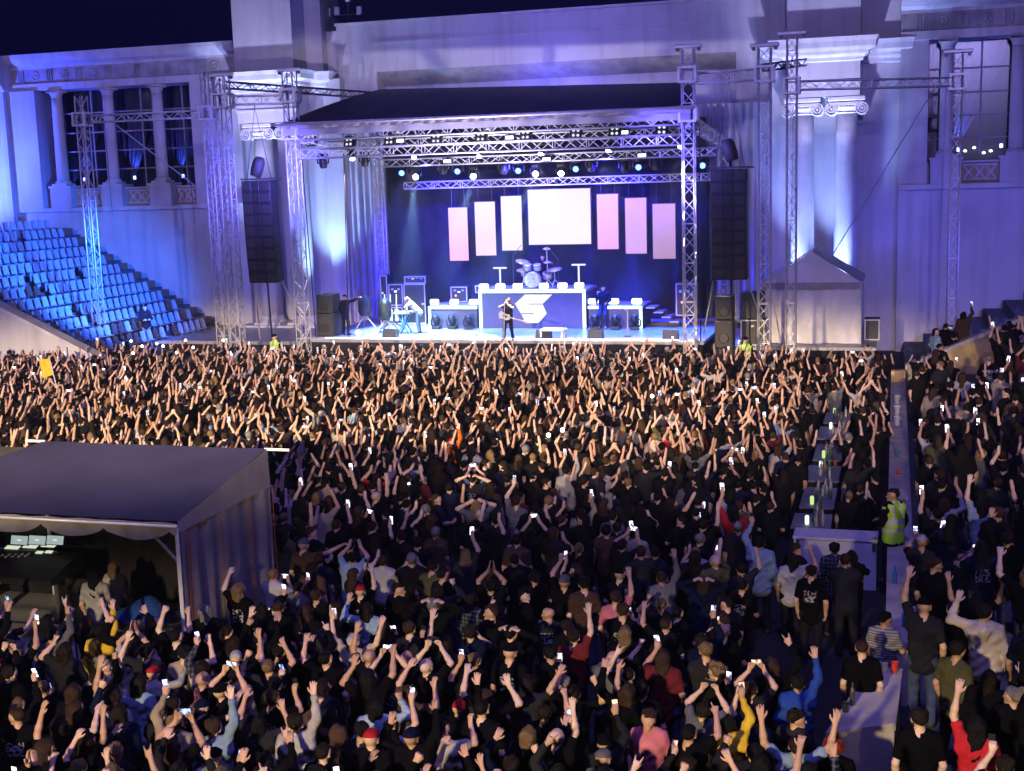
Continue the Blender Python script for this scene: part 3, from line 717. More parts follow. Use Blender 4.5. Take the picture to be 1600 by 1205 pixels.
for i, (px, py) in enumerate(((682, 511), (707, 511), (733, 510), (930, 511), (962, 511), (992, 511))):
    p = atZ(px, py, DZ+.01); p.y = Y0-.35; p.x = atY(px, py, Y0-.35).x
    moving_head((p.x, p.y, DZ+.01), (p.x, p.y-1, 3.2), 'black_metal', f"black floor moving head, {ords[i % 3]} from left before the low {'left' if i < 3 else 'right'} riser", True, 1.05)
for i, (px, py) in enumerate(((487, 218), (547, 222), (610, 219), (682, 217), (752, 214), (822, 211), (900, 208), (961, 205), (1034, 203))):
    p = atY(px, py, 50.4); o = wempty('blinder_light', p, f"four-cell blinder lamp, {ORD[i]} under the roof edge", 'stage light', 'four-cell blinders')
    M = Matrix.Translation(p) @ Matrix.Rotation(rad(-18), 4, 'X') @ Matrix.Rotation(rad(rng.uniform(-8, 8)), 4, 'Z')
    q = MB(); q.bbox(-.25, .25, -.1, .1, -.28, .24, .03, M); q.build('housing', 'black_metal', o)
    q = MB(); q.tube([M @ Vector(a) for a in ((-.24, 0, 0), (-.24, 0, .32), (.24, 0, .32), (.24, 0, 0))], .02, 5); q.build('yoke', 'black_metal', o)
    for a in (-.09, .09):
        for b in (-.13, .07):
            q = MB(); q.lathe([(.06, 0), (.058, .012), (.02, .02)], 10, M @ Matrix.Translation((a, -.101, b)) @ Matrix.Rotation(rad(90), 4, 'X')); q.build('cell', 'lens_dim', o)
for i, (px, py, Y) in enumerate(((625, 220, 50.8), (796, 215, 50.8), (975, 207, 50.8), (699, 252, 52.6), (854, 249, 52.6), (1003, 243, 52.6))):
    p = atY(px, py, Y); o = wempty('panel_light', p, f"small lit white flood panel, {ords[i % 3]} from left on the {'front' if i < 3 else 'rear'} lighting truss", 'stage light', 'flood panels')
    box_part('housing', o, 'black_metal', p.x-.2, p.x+.2, Y, Y+.15, p.z-.1, p.z+.12, c=.02); box_part('panel', o, 'panel_lit', p.x-.17, p.x+.17, Y-.02, Y-.001, p.z-.07, p.z+.07)
    box_part('bracket', o, 'black_metal', p.x-.03, p.x+.03, Y+.04, Y+.1, p.z+.12, p.z+.4)
# ------------------------------------------------------------------ hanging speaker columns
def line_array(x, y, z1, n, h, lean, label):
    o = wempty('line_array', (x, y, z1), label, 'speakers', 'hanging speaker columns')
    q = MB(); q.bbox(x-.75, x+.9, y-.25, y+.35, z1+.03, z1+.10, .02); q.build('flying_frame', 'steel_dark', o)
    z = z1; yy = y; a = rad(1)
    for i in range(n):
        a = rad(1.0+lean*i*i*.14); M = Matrix.Translation((x, yy, z)) @ Matrix.Rotation(a, 4, 'X')
        q = MB(); q.bbox(-.66, .66, -.35, .35, -h-.012, 0, .02, M); c = q.build('cabinet', 'speaker_grille', o)
        for s in (-1, 1):
            q = MB(); q.bbox(s*.42-.2, s*.42+.2, -.368, -.34, -h+.07, -.04, .012, M); q.build('woofer_grille', 'speaker_horn', c)
        q = MB(); q.bbox(-.15, .15, -.372, -.34, -h+.06, -.03, .012, M); q.build('horn', 'speaker_grille', c)
        z -= h*math.cos(a); yy += h*math.sin(a)
    q = MB(); q.tube([(x-.55, y, z1+.1), (x, y, 11.2), (x+.55, y, z1+.1)], .02, 5); q.tube([(x, y, 11.2), (x, y, 11.4)], .03, 5); q.build('chain', 'steel_dark', o)
    for s in (-1, 1):
        q = MB(); q.tube([(x+s*.6, yy, z+.1), (x+s*1.3, yy+1.5, 1.3)], .03, 5); q.build('guy_strap', 'strap_white', o)
    q = MB(); q.tube([(x+.05, yy-.1, z), (x+.08, yy, 1.0)], .04, 5); q.build('cable', 'cable_black', o)
line_array(-25.5, 49.0, 8.2, 9, .47, .55, 'curved black speaker column hanging left of the stage')
line_array(-5.95, 48.9, 8.05, 9, .455, .25, 'straight black speaker column hanging right of the stage')
for k, (px, py) in enumerate(((403, 262), (1140, 236))):
    p = atY(px, py, 49.0); o = wempty('covered_spotlight', (p.x, 49, 8.3), f"rain-covered lamp on top of the {'left' if k == 0 else 'right'} speaker column", 'lamp', 'covered lamps')
    q = MB(); M = Matrix.Translation(p) @ Matrix.Rotation(rad(20 if k == 0 else -16), 4, 'Y'); q.lathe([(.24, -.38), (.27, -.1), (.27, .25), (.2, .42), (.12, .45)], 5, M); q.build('cover', 'rain_cover', o, True)
    zb = 8.3 if k == 0 else 8.15
    q = MB(); q.tube([(p.x, 49, zb), (p.x, 49, p.z-.3)], .09, 8); q.build('stand', 'black_metal', o)
# ground stacks
def cab(name, x0, x1, y0, y1, z0, z1, label, group='speaker cabinets', grille=True):
    o = wempty(name, ((x0+x1)/2, (y0+y1)/2, z0), label, 'speaker', group)
    q = MB(); q.bbox(x0, x1, y0, y1, z0, z1, .03); q.build('cabinet', 'flight_case', o)
    if grille:
        q = MB(); q.bbox(x0+.05, x1-.05, y0-.02, y0-.001, z0+.05, z1-.05, .008); q.build('grille', 'speaker_grille', o)
        q = MB(); q.lathe([(min(.2, (x1-x0)*.3), 0), (min(.17, (x1-x0)*.27), .02)], 16, Matrix.Translation(((x0+x1)/2, y0-.021, z0+(z1-z0)*.35)) @ Matrix.Rotation(rad(90), 4, 'X')); q.build('cone', 'black_metal', o)
    return o
cab('side_fill_speaker', -23.75, -22.95, 50.1, 51.0, 1.51, 2.5, 'lower box of the black speaker stack at stage left edge')
cab('side_fill_speaker', -23.72, -22.98, 50.12, 51.0, 2.51, 3.3, 'upper box of the black speaker stack at stage left edge')
cab('sub_speaker', -6.65, -5.9, 49.6, 50.4, .02, 1.2, 'bottom box of the narrow speaker stack at stage right')
cab('sub_speaker', -6.63, -5.92, 49.62, 50.4, 1.21, 2.3, 'middle box of the narrow speaker stack at stage right')
cab('sub_speaker', -6.62, -5.93, 49.64, 50.4, 2.31, 3.25, 'top box of the narrow speaker stack at stage right')
cab('sub_speaker', -5.85, -4.95, 51.6, 52.4, 2.12, 3.2, 'blue-lit black speaker on top of the white-edged case', grille=False)
def case(x0, x1, y0, y1, z0, z1, label, dark=True, knobs=0, lamp=None, door=False):
    o = wempty('flight_case', ((x0+x1)/2, (y0+y1)/2, z0), label, 'equipment case', 'equipment cases on stage')
    q = MB(); q.bbox(x0, x1, y0, y1, z0, z1, .02); q.build('shell', 'flight_case', o)
    e = .05
    for n_, b in (('edge_rail', (x0, x1, z1-e, z1)), ('edge_rail', (x0, x1, z0, z0+e)), ('edge_rail', (x0, x0+e, z0+e, z1-e)), ('edge_rail', (x1-e, x1, z0+e, z1-e))):
        box_part(n_, o, 'vest_band', b[0], b[1], y0-.02, y0-.001, b[2], b[3])
    for i in range(knobs):
        xx = x0+.12+(x1-x0-.24)*(i+.5)/knobs
        box_part('rack_unit', o, 'panel_lit' if i % 3 == 1 else 'vest_band', xx-.06, xx+.06, y0-.022, y0-.001, z0+(z1-z0)*(.62 if i % 2 else .72), z0+(z1-z0)*(.70 if i % 2 else .80))
    if lamp:
        q = MB(); q.lathe([(.05, 0), (.045, .015), (.01, .025)], 10, Matrix.Translation((x0+(x1-x0)*.3, y0-.001, z0+(z1-z0)*.42)) @ Matrix.Rotation(rad(90), 4, 'X')); q.build('lamp', lamp, o)
    if door:
        box_part('door_seam', o, 'black_metal', (x0+x1)/2-.01, (x0+x1)/2+.01, y0-.006, y0-.001, z0+.06, z1-.06)
        for xx in (x0+.12, x1-.12): box_part('latch', o, 'vest_band', xx-.06, xx+.06, y0-.04, y0-.001, (z0+z1)/2-.04, (z0+z1)/2+.04)
    return o
case(-21.6, -20.55, 55.0, 55.8, 1.51, 3.35, 'tall double-door black wardrobe case among the left amplifiers', door=True)
case(-22.35, -21.65, 55.0, 55.8, 2.35, 3.35, 'upper left rack case with lit units in the amplifier pile', knobs=3)
case(-22.75, -21.65, 54.9, 55.8, 1.51, 2.3, 'lower left case of the amplifier pile beside the truss')
case(-21.55, -20.5, 55.0, 55.7, 3.36, 3.7, 'flat case lying on the tall wardrobe case', knobs=4)
case(-22.75, -22.4, 55.0, 55.7, 2.35, 3.75, 'narrow rack with a green display at far stage left', lamp='amp_display')
case(-19.35, -18.55, 55.1, 55.7, 2.5, 3.2, 'small amplifier case behind the low left riser', knobs=3, lamp='amp_lamp')
case(-9.0, -8.1, 54.9, 55.6, 1.9, 3.3, 'tall amplifier rack with a red lamp right of the stairs', knobs=4, lamp='amp_lamp')
case(-5.85, -4.9, 51.55, 52.4, 1.06, 2.1, 'white-edged black case under the blue-lit speaker at right', knobs=1)
case(-12.4, -12.0, 54.6, 55.1, 2.5, 3.0, 'small cardboard-coloured case behind the seated man')
case(-18.2, -17.55, 55.2, 55.7, 2.9, 3.25, 'amplifier head with a glowing front beside the drum riser', lamp='amp_lamp')
# stairs right of the riser
ST = wempty('stage_stairs', (-9.4, 54.6, DZ), 'short dark flight of steps down from the right riser', 'stairs')
for k in range(4): box_part('step', ST, 'deck', -10.15+.34*k, -9.75+.34*k, 54.0, 55.2, 2.3-.2*k, 2.36-.2*k)
box_part('stringer', ST, 'black_metal', -10.15, -8.85, 54.6, 54.65, 1.51, 1.62)
# white wedge / table on the apron
for k, (px, py, wd, ht, lb) in enumerate(((862, 524, 1.0, .42, 'white low platform at the front of the stage'), (706, 522, 1.9, .25, 'wide bright step at the stage front near the guitarist'))):
    p = atY(px, py, 49.6); o = wempty('low_platform', (p.x, 49.8, DZ), lb, 'platform', 'low platforms')
    box_part('top', o, 'white_box', p.x-wd/2, p.x+wd/2, 49.5, 50.2, DZ+ht-.08, DZ+ht, c=.02)
    for sx in (-1, 1):
        for yy in (49.55, 50.1): box_part('leg', o, 'vest_band', p.x+sx*(wd/2-.06)-.04, p.x+sx*(wd/2-.06)+.04, yy, yy+.06, DZ, DZ+ht-.081)
for k, px in enumerate((600, 842, 924, 1043)):
    p = atY(px, 533, 49.0); o = wempty('wedge_monitor', (p.x, 49.75, 1.5), f"black wedge monitor, {ords[k]} from left along the stage lip", 'monitor', 'wedge monitors')
    zb = 1.5; yb = 49.75
    q = MB(); q.prism([(yb-.25, zb+.002), (yb+.25, zb+.002), (yb+.2, zb+.35), (yb-.05, zb+.4)], p.x-.3, p.x+.3, lambda u, v, d: Vector((d, u, v))); q.build('cabinet', 'flight_case', o)
    q = MB(); q.prism([(yb+.252, zb+.05), (yb+.256, zb+.05), (yb+.21, zb+.33), (yb+.206, zb+.33)], p.x-.26, p.x+.26, lambda u, v, d: Vector((d, u, v))); q.build('grille', 'speaker_grille', o)
for k, (xa, xb, yy, zz) in enumerate(((-12.0, -8.0, 49.32, 1.51), (-23.0, -19.0, 49.32, 1.51), (-18.9, -12.1, 49.32, 1.51))):
    o = wempty('light_batten', ((xa+xb)/2, yy, zz), f"cyan strip light along the {('right', 'left', 'middle')[k]} of the stage lip", 'strip light', 'stage lip strips')
    box_part('tube', o, 'led_strip', xa, xb, yy, yy+.06, zz+.012, zz+.06, c=.012); box_part('tray', o, 'aluminium', xa-.05, xb+.05, yy-.01, yy+.08, zz, zz+.011)
# tripod case stands / cymbal bags at left
p = atY(611, 500, 52.5)
o = wempty('guitar_rack', (p.x, 52.5, DZ), 'open rack with guitars standing beside the left amplifiers', 'guitar rack')
for k in range(3):
    q = MB(); q.bbox(p.x-.35+k*.28, p.x-.17+k*.28, 52.4, 52.5, 1.9, 2.45, .05); q.build('guitar_body', 'wood_guitar', o)
    q = MB(); q.tube([(p.x-.26+k*.28, 52.45, 2.4), (p.x-.26+k*.28, 52.5, 3.1)], .025, 5); q.build('guitar_neck', 'strap_white', o)
q = MB()
for s in (-1, 1): q.tube([(p.x+s*.5, 52.2, 1.51), (p.x, 52.45, 1.95), (p.x+s*.55, 52.9, 1.51)], .03, 5)
q.build('stand', 'steel_dark', o)
for k, (px, py) in enumerate(((571, 512), (603, 520))):
    p = atZ(px, py, DZ); o = wempty('lamp_stand', (p.x, p.y, DZ), ('tall covered lamp stand' if k == 0 else 'low tripod lamp stand')+' at stage left by the curtain', 'lamp stand', 'lamp stands')
    q = MB(); q.lathe([(.2, 0), (.3, .2), (.3, .7), (.18, .95)], 9, Matrix.Translation((p.x, p.y, DZ+.55))); q.build('hood', 'rain_cover' if k == 0 else 'black_metal', o, True)
    q = MB()
    for a in (0, 2.1, 4.2): q.tube([(p.x, p.y, DZ+.6), (p.x+.5*math.cos(a), p.y+.5*math.sin(a), DZ+.02)], .025, 5)
    q.build('tripod', 'aluminium', o)
p = atZ(577, 520, DZ); q = MB(); q.lathe([(.03, -.12), (.11, -.08), (.13, 0), (.11, .08), (.03, .12)], 14, Matrix.Translation((p.x, 50.4, DZ+.14))); q.build('globe_lamp', 'led_box', label='round glowing globe lamp on the deck at stage left', cat='lamp')
# ------------------------------------------------------------------ drum kit
DK = wempty('drum_kit', (-14.9, 54.1, 3.2), 'silver drum kit with cymbals on the central riser', 'drum kit')
c = atY(832, 438, 54.0); RX = Matrix.Rotation(rad(90), 4, 'X')
bd = MB(); bd.lathe([(.34, -.2), (.36, -.19), (.36, .19), (.34, .2)], 24, Matrix.Translation((c.x, 54.1, 3.2+.37)) @ RX); bdo = bd.build('bass_drum', 'drum_shell', DK, True)
q = MB(); q.lathe([(.33, .2), (.33, .206)], 24, Matrix.Translation((c.x, 54.1, 3.57)) @ RX); q.build('drum_head', 'drum_head', bdo)
for dx, zz, yy, r in ((-.22, 4.12, 54.1, .17), (.2, 4.12, 54.1, .17), (.55, 3.72, 54.5, .22), (-.5, 3.85, 54.6, .19)):
    q = MB(); q.lathe([(r*.95, -.13), (r, -.12), (r, .12), (r*.96, .13), (r*.3, .131)], 18, Matrix.Translation((c.x+dx, yy, zz)) @ Matrix.Rotation(rad(20), 4, 'X')); q.build('tom_drum', 'drum_shell', DK, True)
for px, py, r, ti in ((817, 409, .33, 14), (818, 422, .32, 3), (866, 421, .36, -4), (855, 410, .18, 2), (854, 389, .17, 5)):
    p = atY(px, py, 54.35); M = Matrix.Translation((p.x, 54.35, p.z)) @ Matrix.Rotation(rad(ti), 4, 'Y') @ Matrix.Rotation(rad(14), 4, 'X')
    q = MB(); q.lathe([(.02, .05), (.07, .045), (r*.6, .02), (r, 0), (r*.98, -.006), (.05, .02)], 22, M); q.build('cymbal', 'cymbal', DK, True)
    q = MB(); q.tube([(p.x, 54.36, p.z+.03), (p.x, 54.4, 3.75), (p.x, 54.4, 3.5)], .02, 6)
    for a in (.3, 2.4, 4.5): q.tube([(p.x, 54.4, 3.55), (p.x+.3*math.cos(a), 54.4+.3*math.sin(a), 3.205)], .015, 5)
    q.build('stand', 'aluminium', DK)
q = MB(); q.lathe([(.16, 0), (.18, .06), (.15, .12)], 14, Matrix.Translation((c.x+.1, 54.95, 3.68))); q.tube([(c.x+.1, 54.95, 3.2), (c.x+.1, 54.95, 3.7)], .03, 6); q.build('drum_stool', 'black_metal', DK)
for k, (px, py0) in enumerate(((801, 388), (872, 395))):
    p = atY(px, py0, 54.6); o = wempty('microphone_stand', (p.x, 54.6, 3.2), ('left' if k == 0 else 'right')+' boom microphone stand over the drum kit', 'mic stand', 'boom stands')
    q = MB(); q.tube([(p.x, 54.6, 3.2), (p.x, 54.6, p.z-.3), (p.x+(.45 if k == 0 else -.35), 54.5, p.z+.15)], .015, 5); q.build('boom', 'steel_dark', o)
    q = MB(); q.lathe([(.16, 0), (.15, .02)], 12, Matrix.Translation((p.x, 54.6, 3.2))); q.build('foot', 'black_metal', o)
p = atZ(981, 526, DZ); o = wempty('microphone_stand', (p.x, p.y, DZ), 'unused cyan-lit microphone stand at the right of the stage', 'mic stand', 'boom stands')
q = MB(); q.tube([(p.x, p.y, DZ), (p.x, p.y, DZ+1.05), (p.x-.22, p.y-.15, DZ+1.2)], .028, 6); q.build('boom', 'strap_white', o)
q = MB(); q.lathe([(.17, 0), (.15, .03)], 12, Matrix.Translation((p.x, p.y, DZ))); q.build('foot', 'black_metal', o)

# ------------------------------------------------------------------ marquee at the right
MQ = wempty('marquee_tent', (-3.2, 54, 1.04), 'white gabled marquee tent standing right of the stage', 'tent')
xa, xb, ya, yb, ze, zr = -5.05, -1.22, 52.4, 56.4, 3.5, 4.75; xm = (xa+xb)/2
def wavy(u, v): return .05*math.sin(u*21+v*3.2)*(1-.6*v)+.06*math.sin(u*9.3-v*4+1)+.03*math.sin(u*37-v*6)*v
q = MB(); q.grid(lambda u, v: Vector((xa+(xb-xa)*u, ya+wavy(u, v)*(1-.3*v), 1.06+(ze-.25-1.06)*v)), 60, 12); q.build('front_wall', 'white_pvc', MQ, True)
q = MB(); q.grid(lambda u, v: Vector((xb+wavy(u, v)*.5, ya+(yb-ya)*u, 1.06+(ze-.25-1.06)*v)), 40, 8); q.build('side_wall', 'white_pvc', MQ, True)
q = MB(); q.grid(lambda u, v: Vector((xa-wavy(u, v)*.5, ya+(yb-ya)*u, 1.06+(ze-.25-1.06)*v)), 40, 8); q.build('side_wall', 'white_pvc', MQ, True)
q = MB(); q.prism([(xa, ze), (xb, ze), (xm, zr)], ya-.02, ya, lambda u, v, d: Vector((u, d, v))); q.build('gable', 'white_pvc', MQ)
q = MB(); q.grid(lambda u, v: Vector((xa-.03+(xb-xa+.06)*u, ya-.05+.012*math.sin(u*60), ze-.28+.29*v)), 80, 2); q.build('valance', 'trim_and_slope_shade', MQ, True)
for s, e in ((-1, xa), (1, xb)):
    q = MB(); q.grid(lambda u, v: Vector((xm+(e-xm+s*.1)*v, ya-.1+(yb-ya+.2)*u, zr+.03+(ze-zr)*v-.05*math.sin(v*3.14))), 8, 8); q.build('roof_slope', 'white_pvc' if s < 0 else 'trim_and_slope_shade', MQ, True)  # right slope darker: its shade is put into the colour
for x, y in ((xa, ya), (xb, ya)):
    q = MB(); q.tube([(x, y-.06, 1.05), (x, y-.06, ze)], .035, 6); q.build('post', 'aluminium', MQ)
# rack pieces behind it
case(-1.1, -.5, 53.6, 54.6, 1.05, 1.9, 'dark equipment case right of the marquee')
# straps / guy lines on the façade side
def strap(a, b, label, r=.02, mt='strap_white'):
    q = MB(); q.tube([a, b], r, 5); q.build('guy_line', mt, label=label, cat='strap', group='guy lines')
strap(atY(1462, 135, 49.5), atY(1300, 400, 54), 'pale strap running down from the right truss to the marquee')
strap(atY(182, 196, 50), atY(395, 360, 50.5), 'pale strap slanting across the left windows', .025)
strap(atY(1478, 135, 50.3), atY(1462, 600, 50), 'thin vertical cable beside the rightmost tower', .018)
for k, (px, pa, pb) in enumerate(((163, 190, 350), (290, 185, 350))):
    strap(atY(px, pa, 49.7), atY(px+14, pb, 49.7), f"vertical hoist chain before the {('second', 'third')[k]} left window", .015, 'steel_dark')
for k, (a, b) in enumerate((((470, 225), (495, 540)), ((1093, 200), (1095, 545)), ((537, 240), (545, 530)))):
    strap(atY(*a, 49.6), atY(*b, 49.6), ('thin cable falling beside the front left tower', 'thin cable falling beside the front right tower', 'thin cable before the left pleated curtain')[k], .022, 'cable_black')

# ------------------------------------------------------------------ mixing tent
FT = wempty('mixing_tent', (-12.5, 18, 0), 'grey sloping-roof mixing tent with side curtain at the left', 'tent')
XR, XL, YF, YB, ZF, ZB = -10.25, -14.75, 16.45, 19.4, 2.92, 3.42
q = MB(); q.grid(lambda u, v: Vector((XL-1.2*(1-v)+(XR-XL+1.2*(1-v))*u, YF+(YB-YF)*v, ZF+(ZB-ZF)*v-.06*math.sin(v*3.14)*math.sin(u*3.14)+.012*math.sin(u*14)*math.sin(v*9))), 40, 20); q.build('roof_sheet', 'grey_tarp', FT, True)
q = MB(); q.add([(XR, YF-.01, ZF), (XR, YB, ZB), (XR+.02, YB, 2.75), (XR+.02, YF-.01, 2.75)], [(0, 3, 2, 1)]); q.build('side_valance', 'grey_drape', FT)
q = MB(); q.grid(lambda u, v: Vector((XR+.018*math.sin(u*42+1)*(.4+.6*math.sin(u*5)**2)+.022*math.sin(u*13+v*1.5), YF+(YB-YF)*u, 2.752*v)), 90, 4); q.build('side_curtain', 'grey_drape', FT, True)
for t in (.03, .06, .36, .40, .68, .71, .98):
    q = MB(); q.grid(lambda u, v: Vector((XR+.085+.01*math.sin(v*7), YF+(YB-YF)*t-.012+.024*u, .3+2.45*v)), 1, 8); q.build('orange_strap', 'orange_strap', FT)
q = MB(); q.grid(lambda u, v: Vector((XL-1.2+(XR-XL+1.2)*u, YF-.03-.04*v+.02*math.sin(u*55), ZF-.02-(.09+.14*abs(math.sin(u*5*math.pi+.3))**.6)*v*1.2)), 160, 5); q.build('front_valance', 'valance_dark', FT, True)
q = MB(); q.tube([(XL-1.3, YF-.06, ZF-.06), (XR+.02, YF-.06, ZF-.06)], .022, 8); q.build('eave_pole', 'aluminium', FT, True)
q = MB(); q.tube([(XR-.05, YB, ZB-.01), (XR+.42, YB, ZB-.01)], .025, 6); q.build('pole_end', 'aluminium', FT); q = MB(); q.tube([(XL-.35, YB, ZB), (XL+.05, YB, ZB)], .025, 6); q.build('pole_end', 'aluminium', FT)
for x, y, z in ((XR-.03, YF, ZF), (XR-.03, YB-.04, ZB), (XL, YB-.04, ZB)):
    q = MB(); q.tube([(x, y, 0), (x, y, z-.05)], .035, 6); q.build('post', 'aluminium', FT)
q = MB(); q.tube([(XR-.05, YF, 2.3), (XR-.55, YF, ZF-.1)], .03, 6); q.build('brace', 'valance_dark', FT)
box_part('platform', FT, 'deck', XL-1, XR-.1, YF+.1, YB-.05, 0, .55)
q = MB(); q.add([(XL-1, YB-.02, .5), (XR-.08, YB-.02, .5), (XR-.08, YB-.02, 3.3), (XL-1, YB-.02, 3.3)], [(0, 1, 2, 3)]); q.build('back_curtain', 'black_fabric', FT)
MC = wempty('mixing_console', (-13.8, 18, .55), 'large black mixing console with three screens under the tent', 'mixing console')
pa = atY(10, 905, 17.6); pb = atY(120, 838, 18.2)
x0 = atY(-10, 880, 17.8).x; x1 = atY(98, 880, 17.8).x
q = MB(); q.prism([(17.35, 1.42), (17.35, 1.52), (18.15, 1.75), (18.25, 1.75), (18.25, 1.42)], x0-.35, x1+.06, lambda u, v, d: Vector((d, u, v))); q.build('desk', 'black_metal', MC)
q = MB()
for xx in (x0-.2, x1-.1): q.box(xx-.04, xx+.04, 17.7, 17.9, .55, 1.419)
q.build('stand', 'steel_dark', MC, kind='stuff')
for i, px in enumerate((26, 54, 82)):
    a = atY(px-12, 838, 18.1); b = atY(px+12, 854, 18.05)
    M = Matrix.Translation(((a.x+b.x)/2, 18.15, (a.z+b.z)/2)) @ Matrix.Rotation(rad(-18), 4, 'X'); hw = (b.x-a.x)/2; hh = (a.z-b.z)/2
    q = MB(); q.bbox(-hw-.012, hw+.012, 0, .04, -hh-.012, hh+.012, .006, M); sc = q.build('screen_case', 'black_metal', MC)
    q = MB(); q.box(-hw, hw, -.006, -.001, -hh, hh, M); q.build('screen', 'console_screen', sc)
    q = MB(); q.box(-hw*.22, hw*.22, -.012, -.007, -hh*.12, hh*.12, M); q.build('icon', 'screen_ink', sc)
def on_desk(px, py, wd, dp, mt):
    y = 17.35+.8*max(0, min(1, (906-py)/50.0)); z = 1.52+.23*(y-17.35)/.8+.006; p = atZ(px, py, z)
    M = Matrix.Translation((p.x, p.y, 1.52+.23*(p.y-17.35)/.8+.004)) @ Matrix.Rotation(math.atan2(.23, .8), 4, 'X')
    q = MB(); q.box(-wd/2, wd/2, -dp/2, dp/2, 0, .012, M); return q.build('key_panel', mt, MC)
for px in (20, 48, 77): on_desk(px, 858, .27, .10, 'console_pad')
for px in (62, 77): on_desk(px, 867, .13, .07, 'console_pad')
for k in range(9): on_desk(4+k*5.2, 868+(k % 2)*3, .045, .05, 'lettering')
case(-11.35, -10.75, 18.3, 18.9, 1.3, 1.72, 'silver-edged rack unit inside the mixing tent at right', knobs=3)
q = MB(); q.grid(lambda u, v: Vector((-12.2+1.3*u, 17.0+.8*v, 1.05+.25*math.sin(u*3.1)*math.sin(v*3.1)+.06*math.sin(u*9+v*5))), 16, 12)
q.build('covered_gear', 'blue_cover' if 'blue_cover' in MATS else mat('blue_cover', (.01, .05, .28), .7, bump=.3).name, label='blue cloth thrown over equipment in the mixing tent', cat='cover')
for k, (px, py) in enumerate(((97, 828), (132, 827), (147, 827))):
    p = atY(px, py, 17.4); q = MB(); q.bbox(p.x-.05, p.x+.05, 17.35, 17.42, p.z-.018, p.z+.018, .008); q.build('work_lamp', 'panel_lit', label=f"small lit work lamp, {ords[k]} from left under the tent eave", cat='lamp', group='tent work lamps')
BR = wempty('crowd_barrier', (-12, 16.2, 0), 'low steel barrier in front of the mixing console', 'barrier')
for xa_ in (-14.6, -13.3, -12.0):
    q = MB(); q.tube([(xa_, 16.15, 0), (xa_, 16.15, 1.25), (xa_+1.2, 16.15, 1.25), (xa_+1.2, 16.15, 0)], .022, 6); q.tube([(xa_, 16.15, .4), (xa_+1.2, 16.15, .4)], .018, 5); q.build('frame', 'steel_dark', BR)

# ------------------------------------------------------------------ bar counters by the parapet
BXL, BXR = -1.86, -1.1; ORDN = ['first', 'second', 'third', 'fourth', 'fifth', 'sixth', 'seventh', 'eighth', 'ninth', 'tenth', 'eleventh', 'twelfth', 'thirteenth']
bc = 0
def bottle_mesh(h=.3):
    q = MB(); q.lathe([(.034, 0), (.037, .01), (.037, h*.6), (.03, h*.68), (.013, h*.78), (.013, h*.97), (.015, h)], 9); return q.mesh('bottle', 'bottle_glass', True)
BOT = bottle_mesh(); cols = [(.22, .09, .03), (.05, .10, .06), (.28, .28, .30), (.03, .05, .12), (.2, .15, .06), (.34, .32, .31)]
cn = ['amber', 'green', 'clear', 'dark blue', 'golden', 'pale']
tabs = [(24.9, 26.0), (26.5, 28.3), (28.9, 30.5), (31.1, 33.0), (33.7, 35.4), (36.0, 37.6)]
tn = ['nearest', 'second', 'third', 'fourth', 'fifth', 'farthest']; seen = set()
for i, (a, b) in enumerate(tabs):
    o = wempty('bar_table', (-1.48, (a+b)/2, 0), f"{tn[i]} dark bar table of the row beside the parapet", 'table', 'bar tables')
    box_part('top', o, 'table_top', BXL+.05*(i % 2), BXR, a, b, .92, .96, c=.008); box_part('skirt', o, 'black_fabric', BXL+.08, BXR-.04, a+.04, b-.04, .02, .919)
    for k in range(10 if i < 4 else 7):
        q = link('bottle', BOT); ci = rng.randrange(6); x = rng.uniform(-1.55, BXR-.06); y = a+.1+(b-a-.2)*(k+rng.uniform(.1, .9))/(10 if i < 4 else 7)
        q.location = (x, y, .96); q.color = (*cols[ci], 1); q.scale = (1.0, 1.0, rng.uniform(.7, 1.0))
        dep = k; 
        lb = f"{cn[ci]} bottle, {ORDN[dep]} from the near end of the {tn[i]} bar table"
        tag(q, lb, 'bottle', 'bottles on the bar tables')
    for k, yy in enumerate((a+.25,) if i in (0, 1, 3) else (b-.35,)):
        q = MB(); q.lathe([(.035, 0), (.04, .02), (.042, .15), (.03, .18)], 8, Matrix.Translation((BXL+.30+.05*k, yy, .961)))
        q.build('table_lamp', 'bottle_light' if (i+k) % 2 else 'bottle_light_white', label=f"{'green' if (i+k) % 2 else 'white'} glowing cup lamp at the {'near' if i in (0, 1, 3) else 'far'} end of the {tn[i]} bar table", cat='lamp', group='glowing bar lamps')
bx = wempty('bar_box', (-1, 24.2, 0), 'large pale folding bar counter at the near end of the bar row', 'counter')
box_part('front_panel', bx, 'white_box', -1.74, -.22, 24.1, 24.16, .02, .95); box_part('top', bx, 'white_box', -1.76, -.2, 24.08, 24.75, .951, 1.0, c=.01)
box_part('side_panel', bx, 'white_box', -1.74, -1.70, 24.161, 24.7, .02, .95); box_part('side_panel', bx, 'white_box', -.26, -.22, 24.161, 24.7, .02, .95)
for x in (-1.7, -.3): box_part('corner_bracket', bx, 'steel_dark', x, x+.06, 24.085, 24.099, .78, .93)
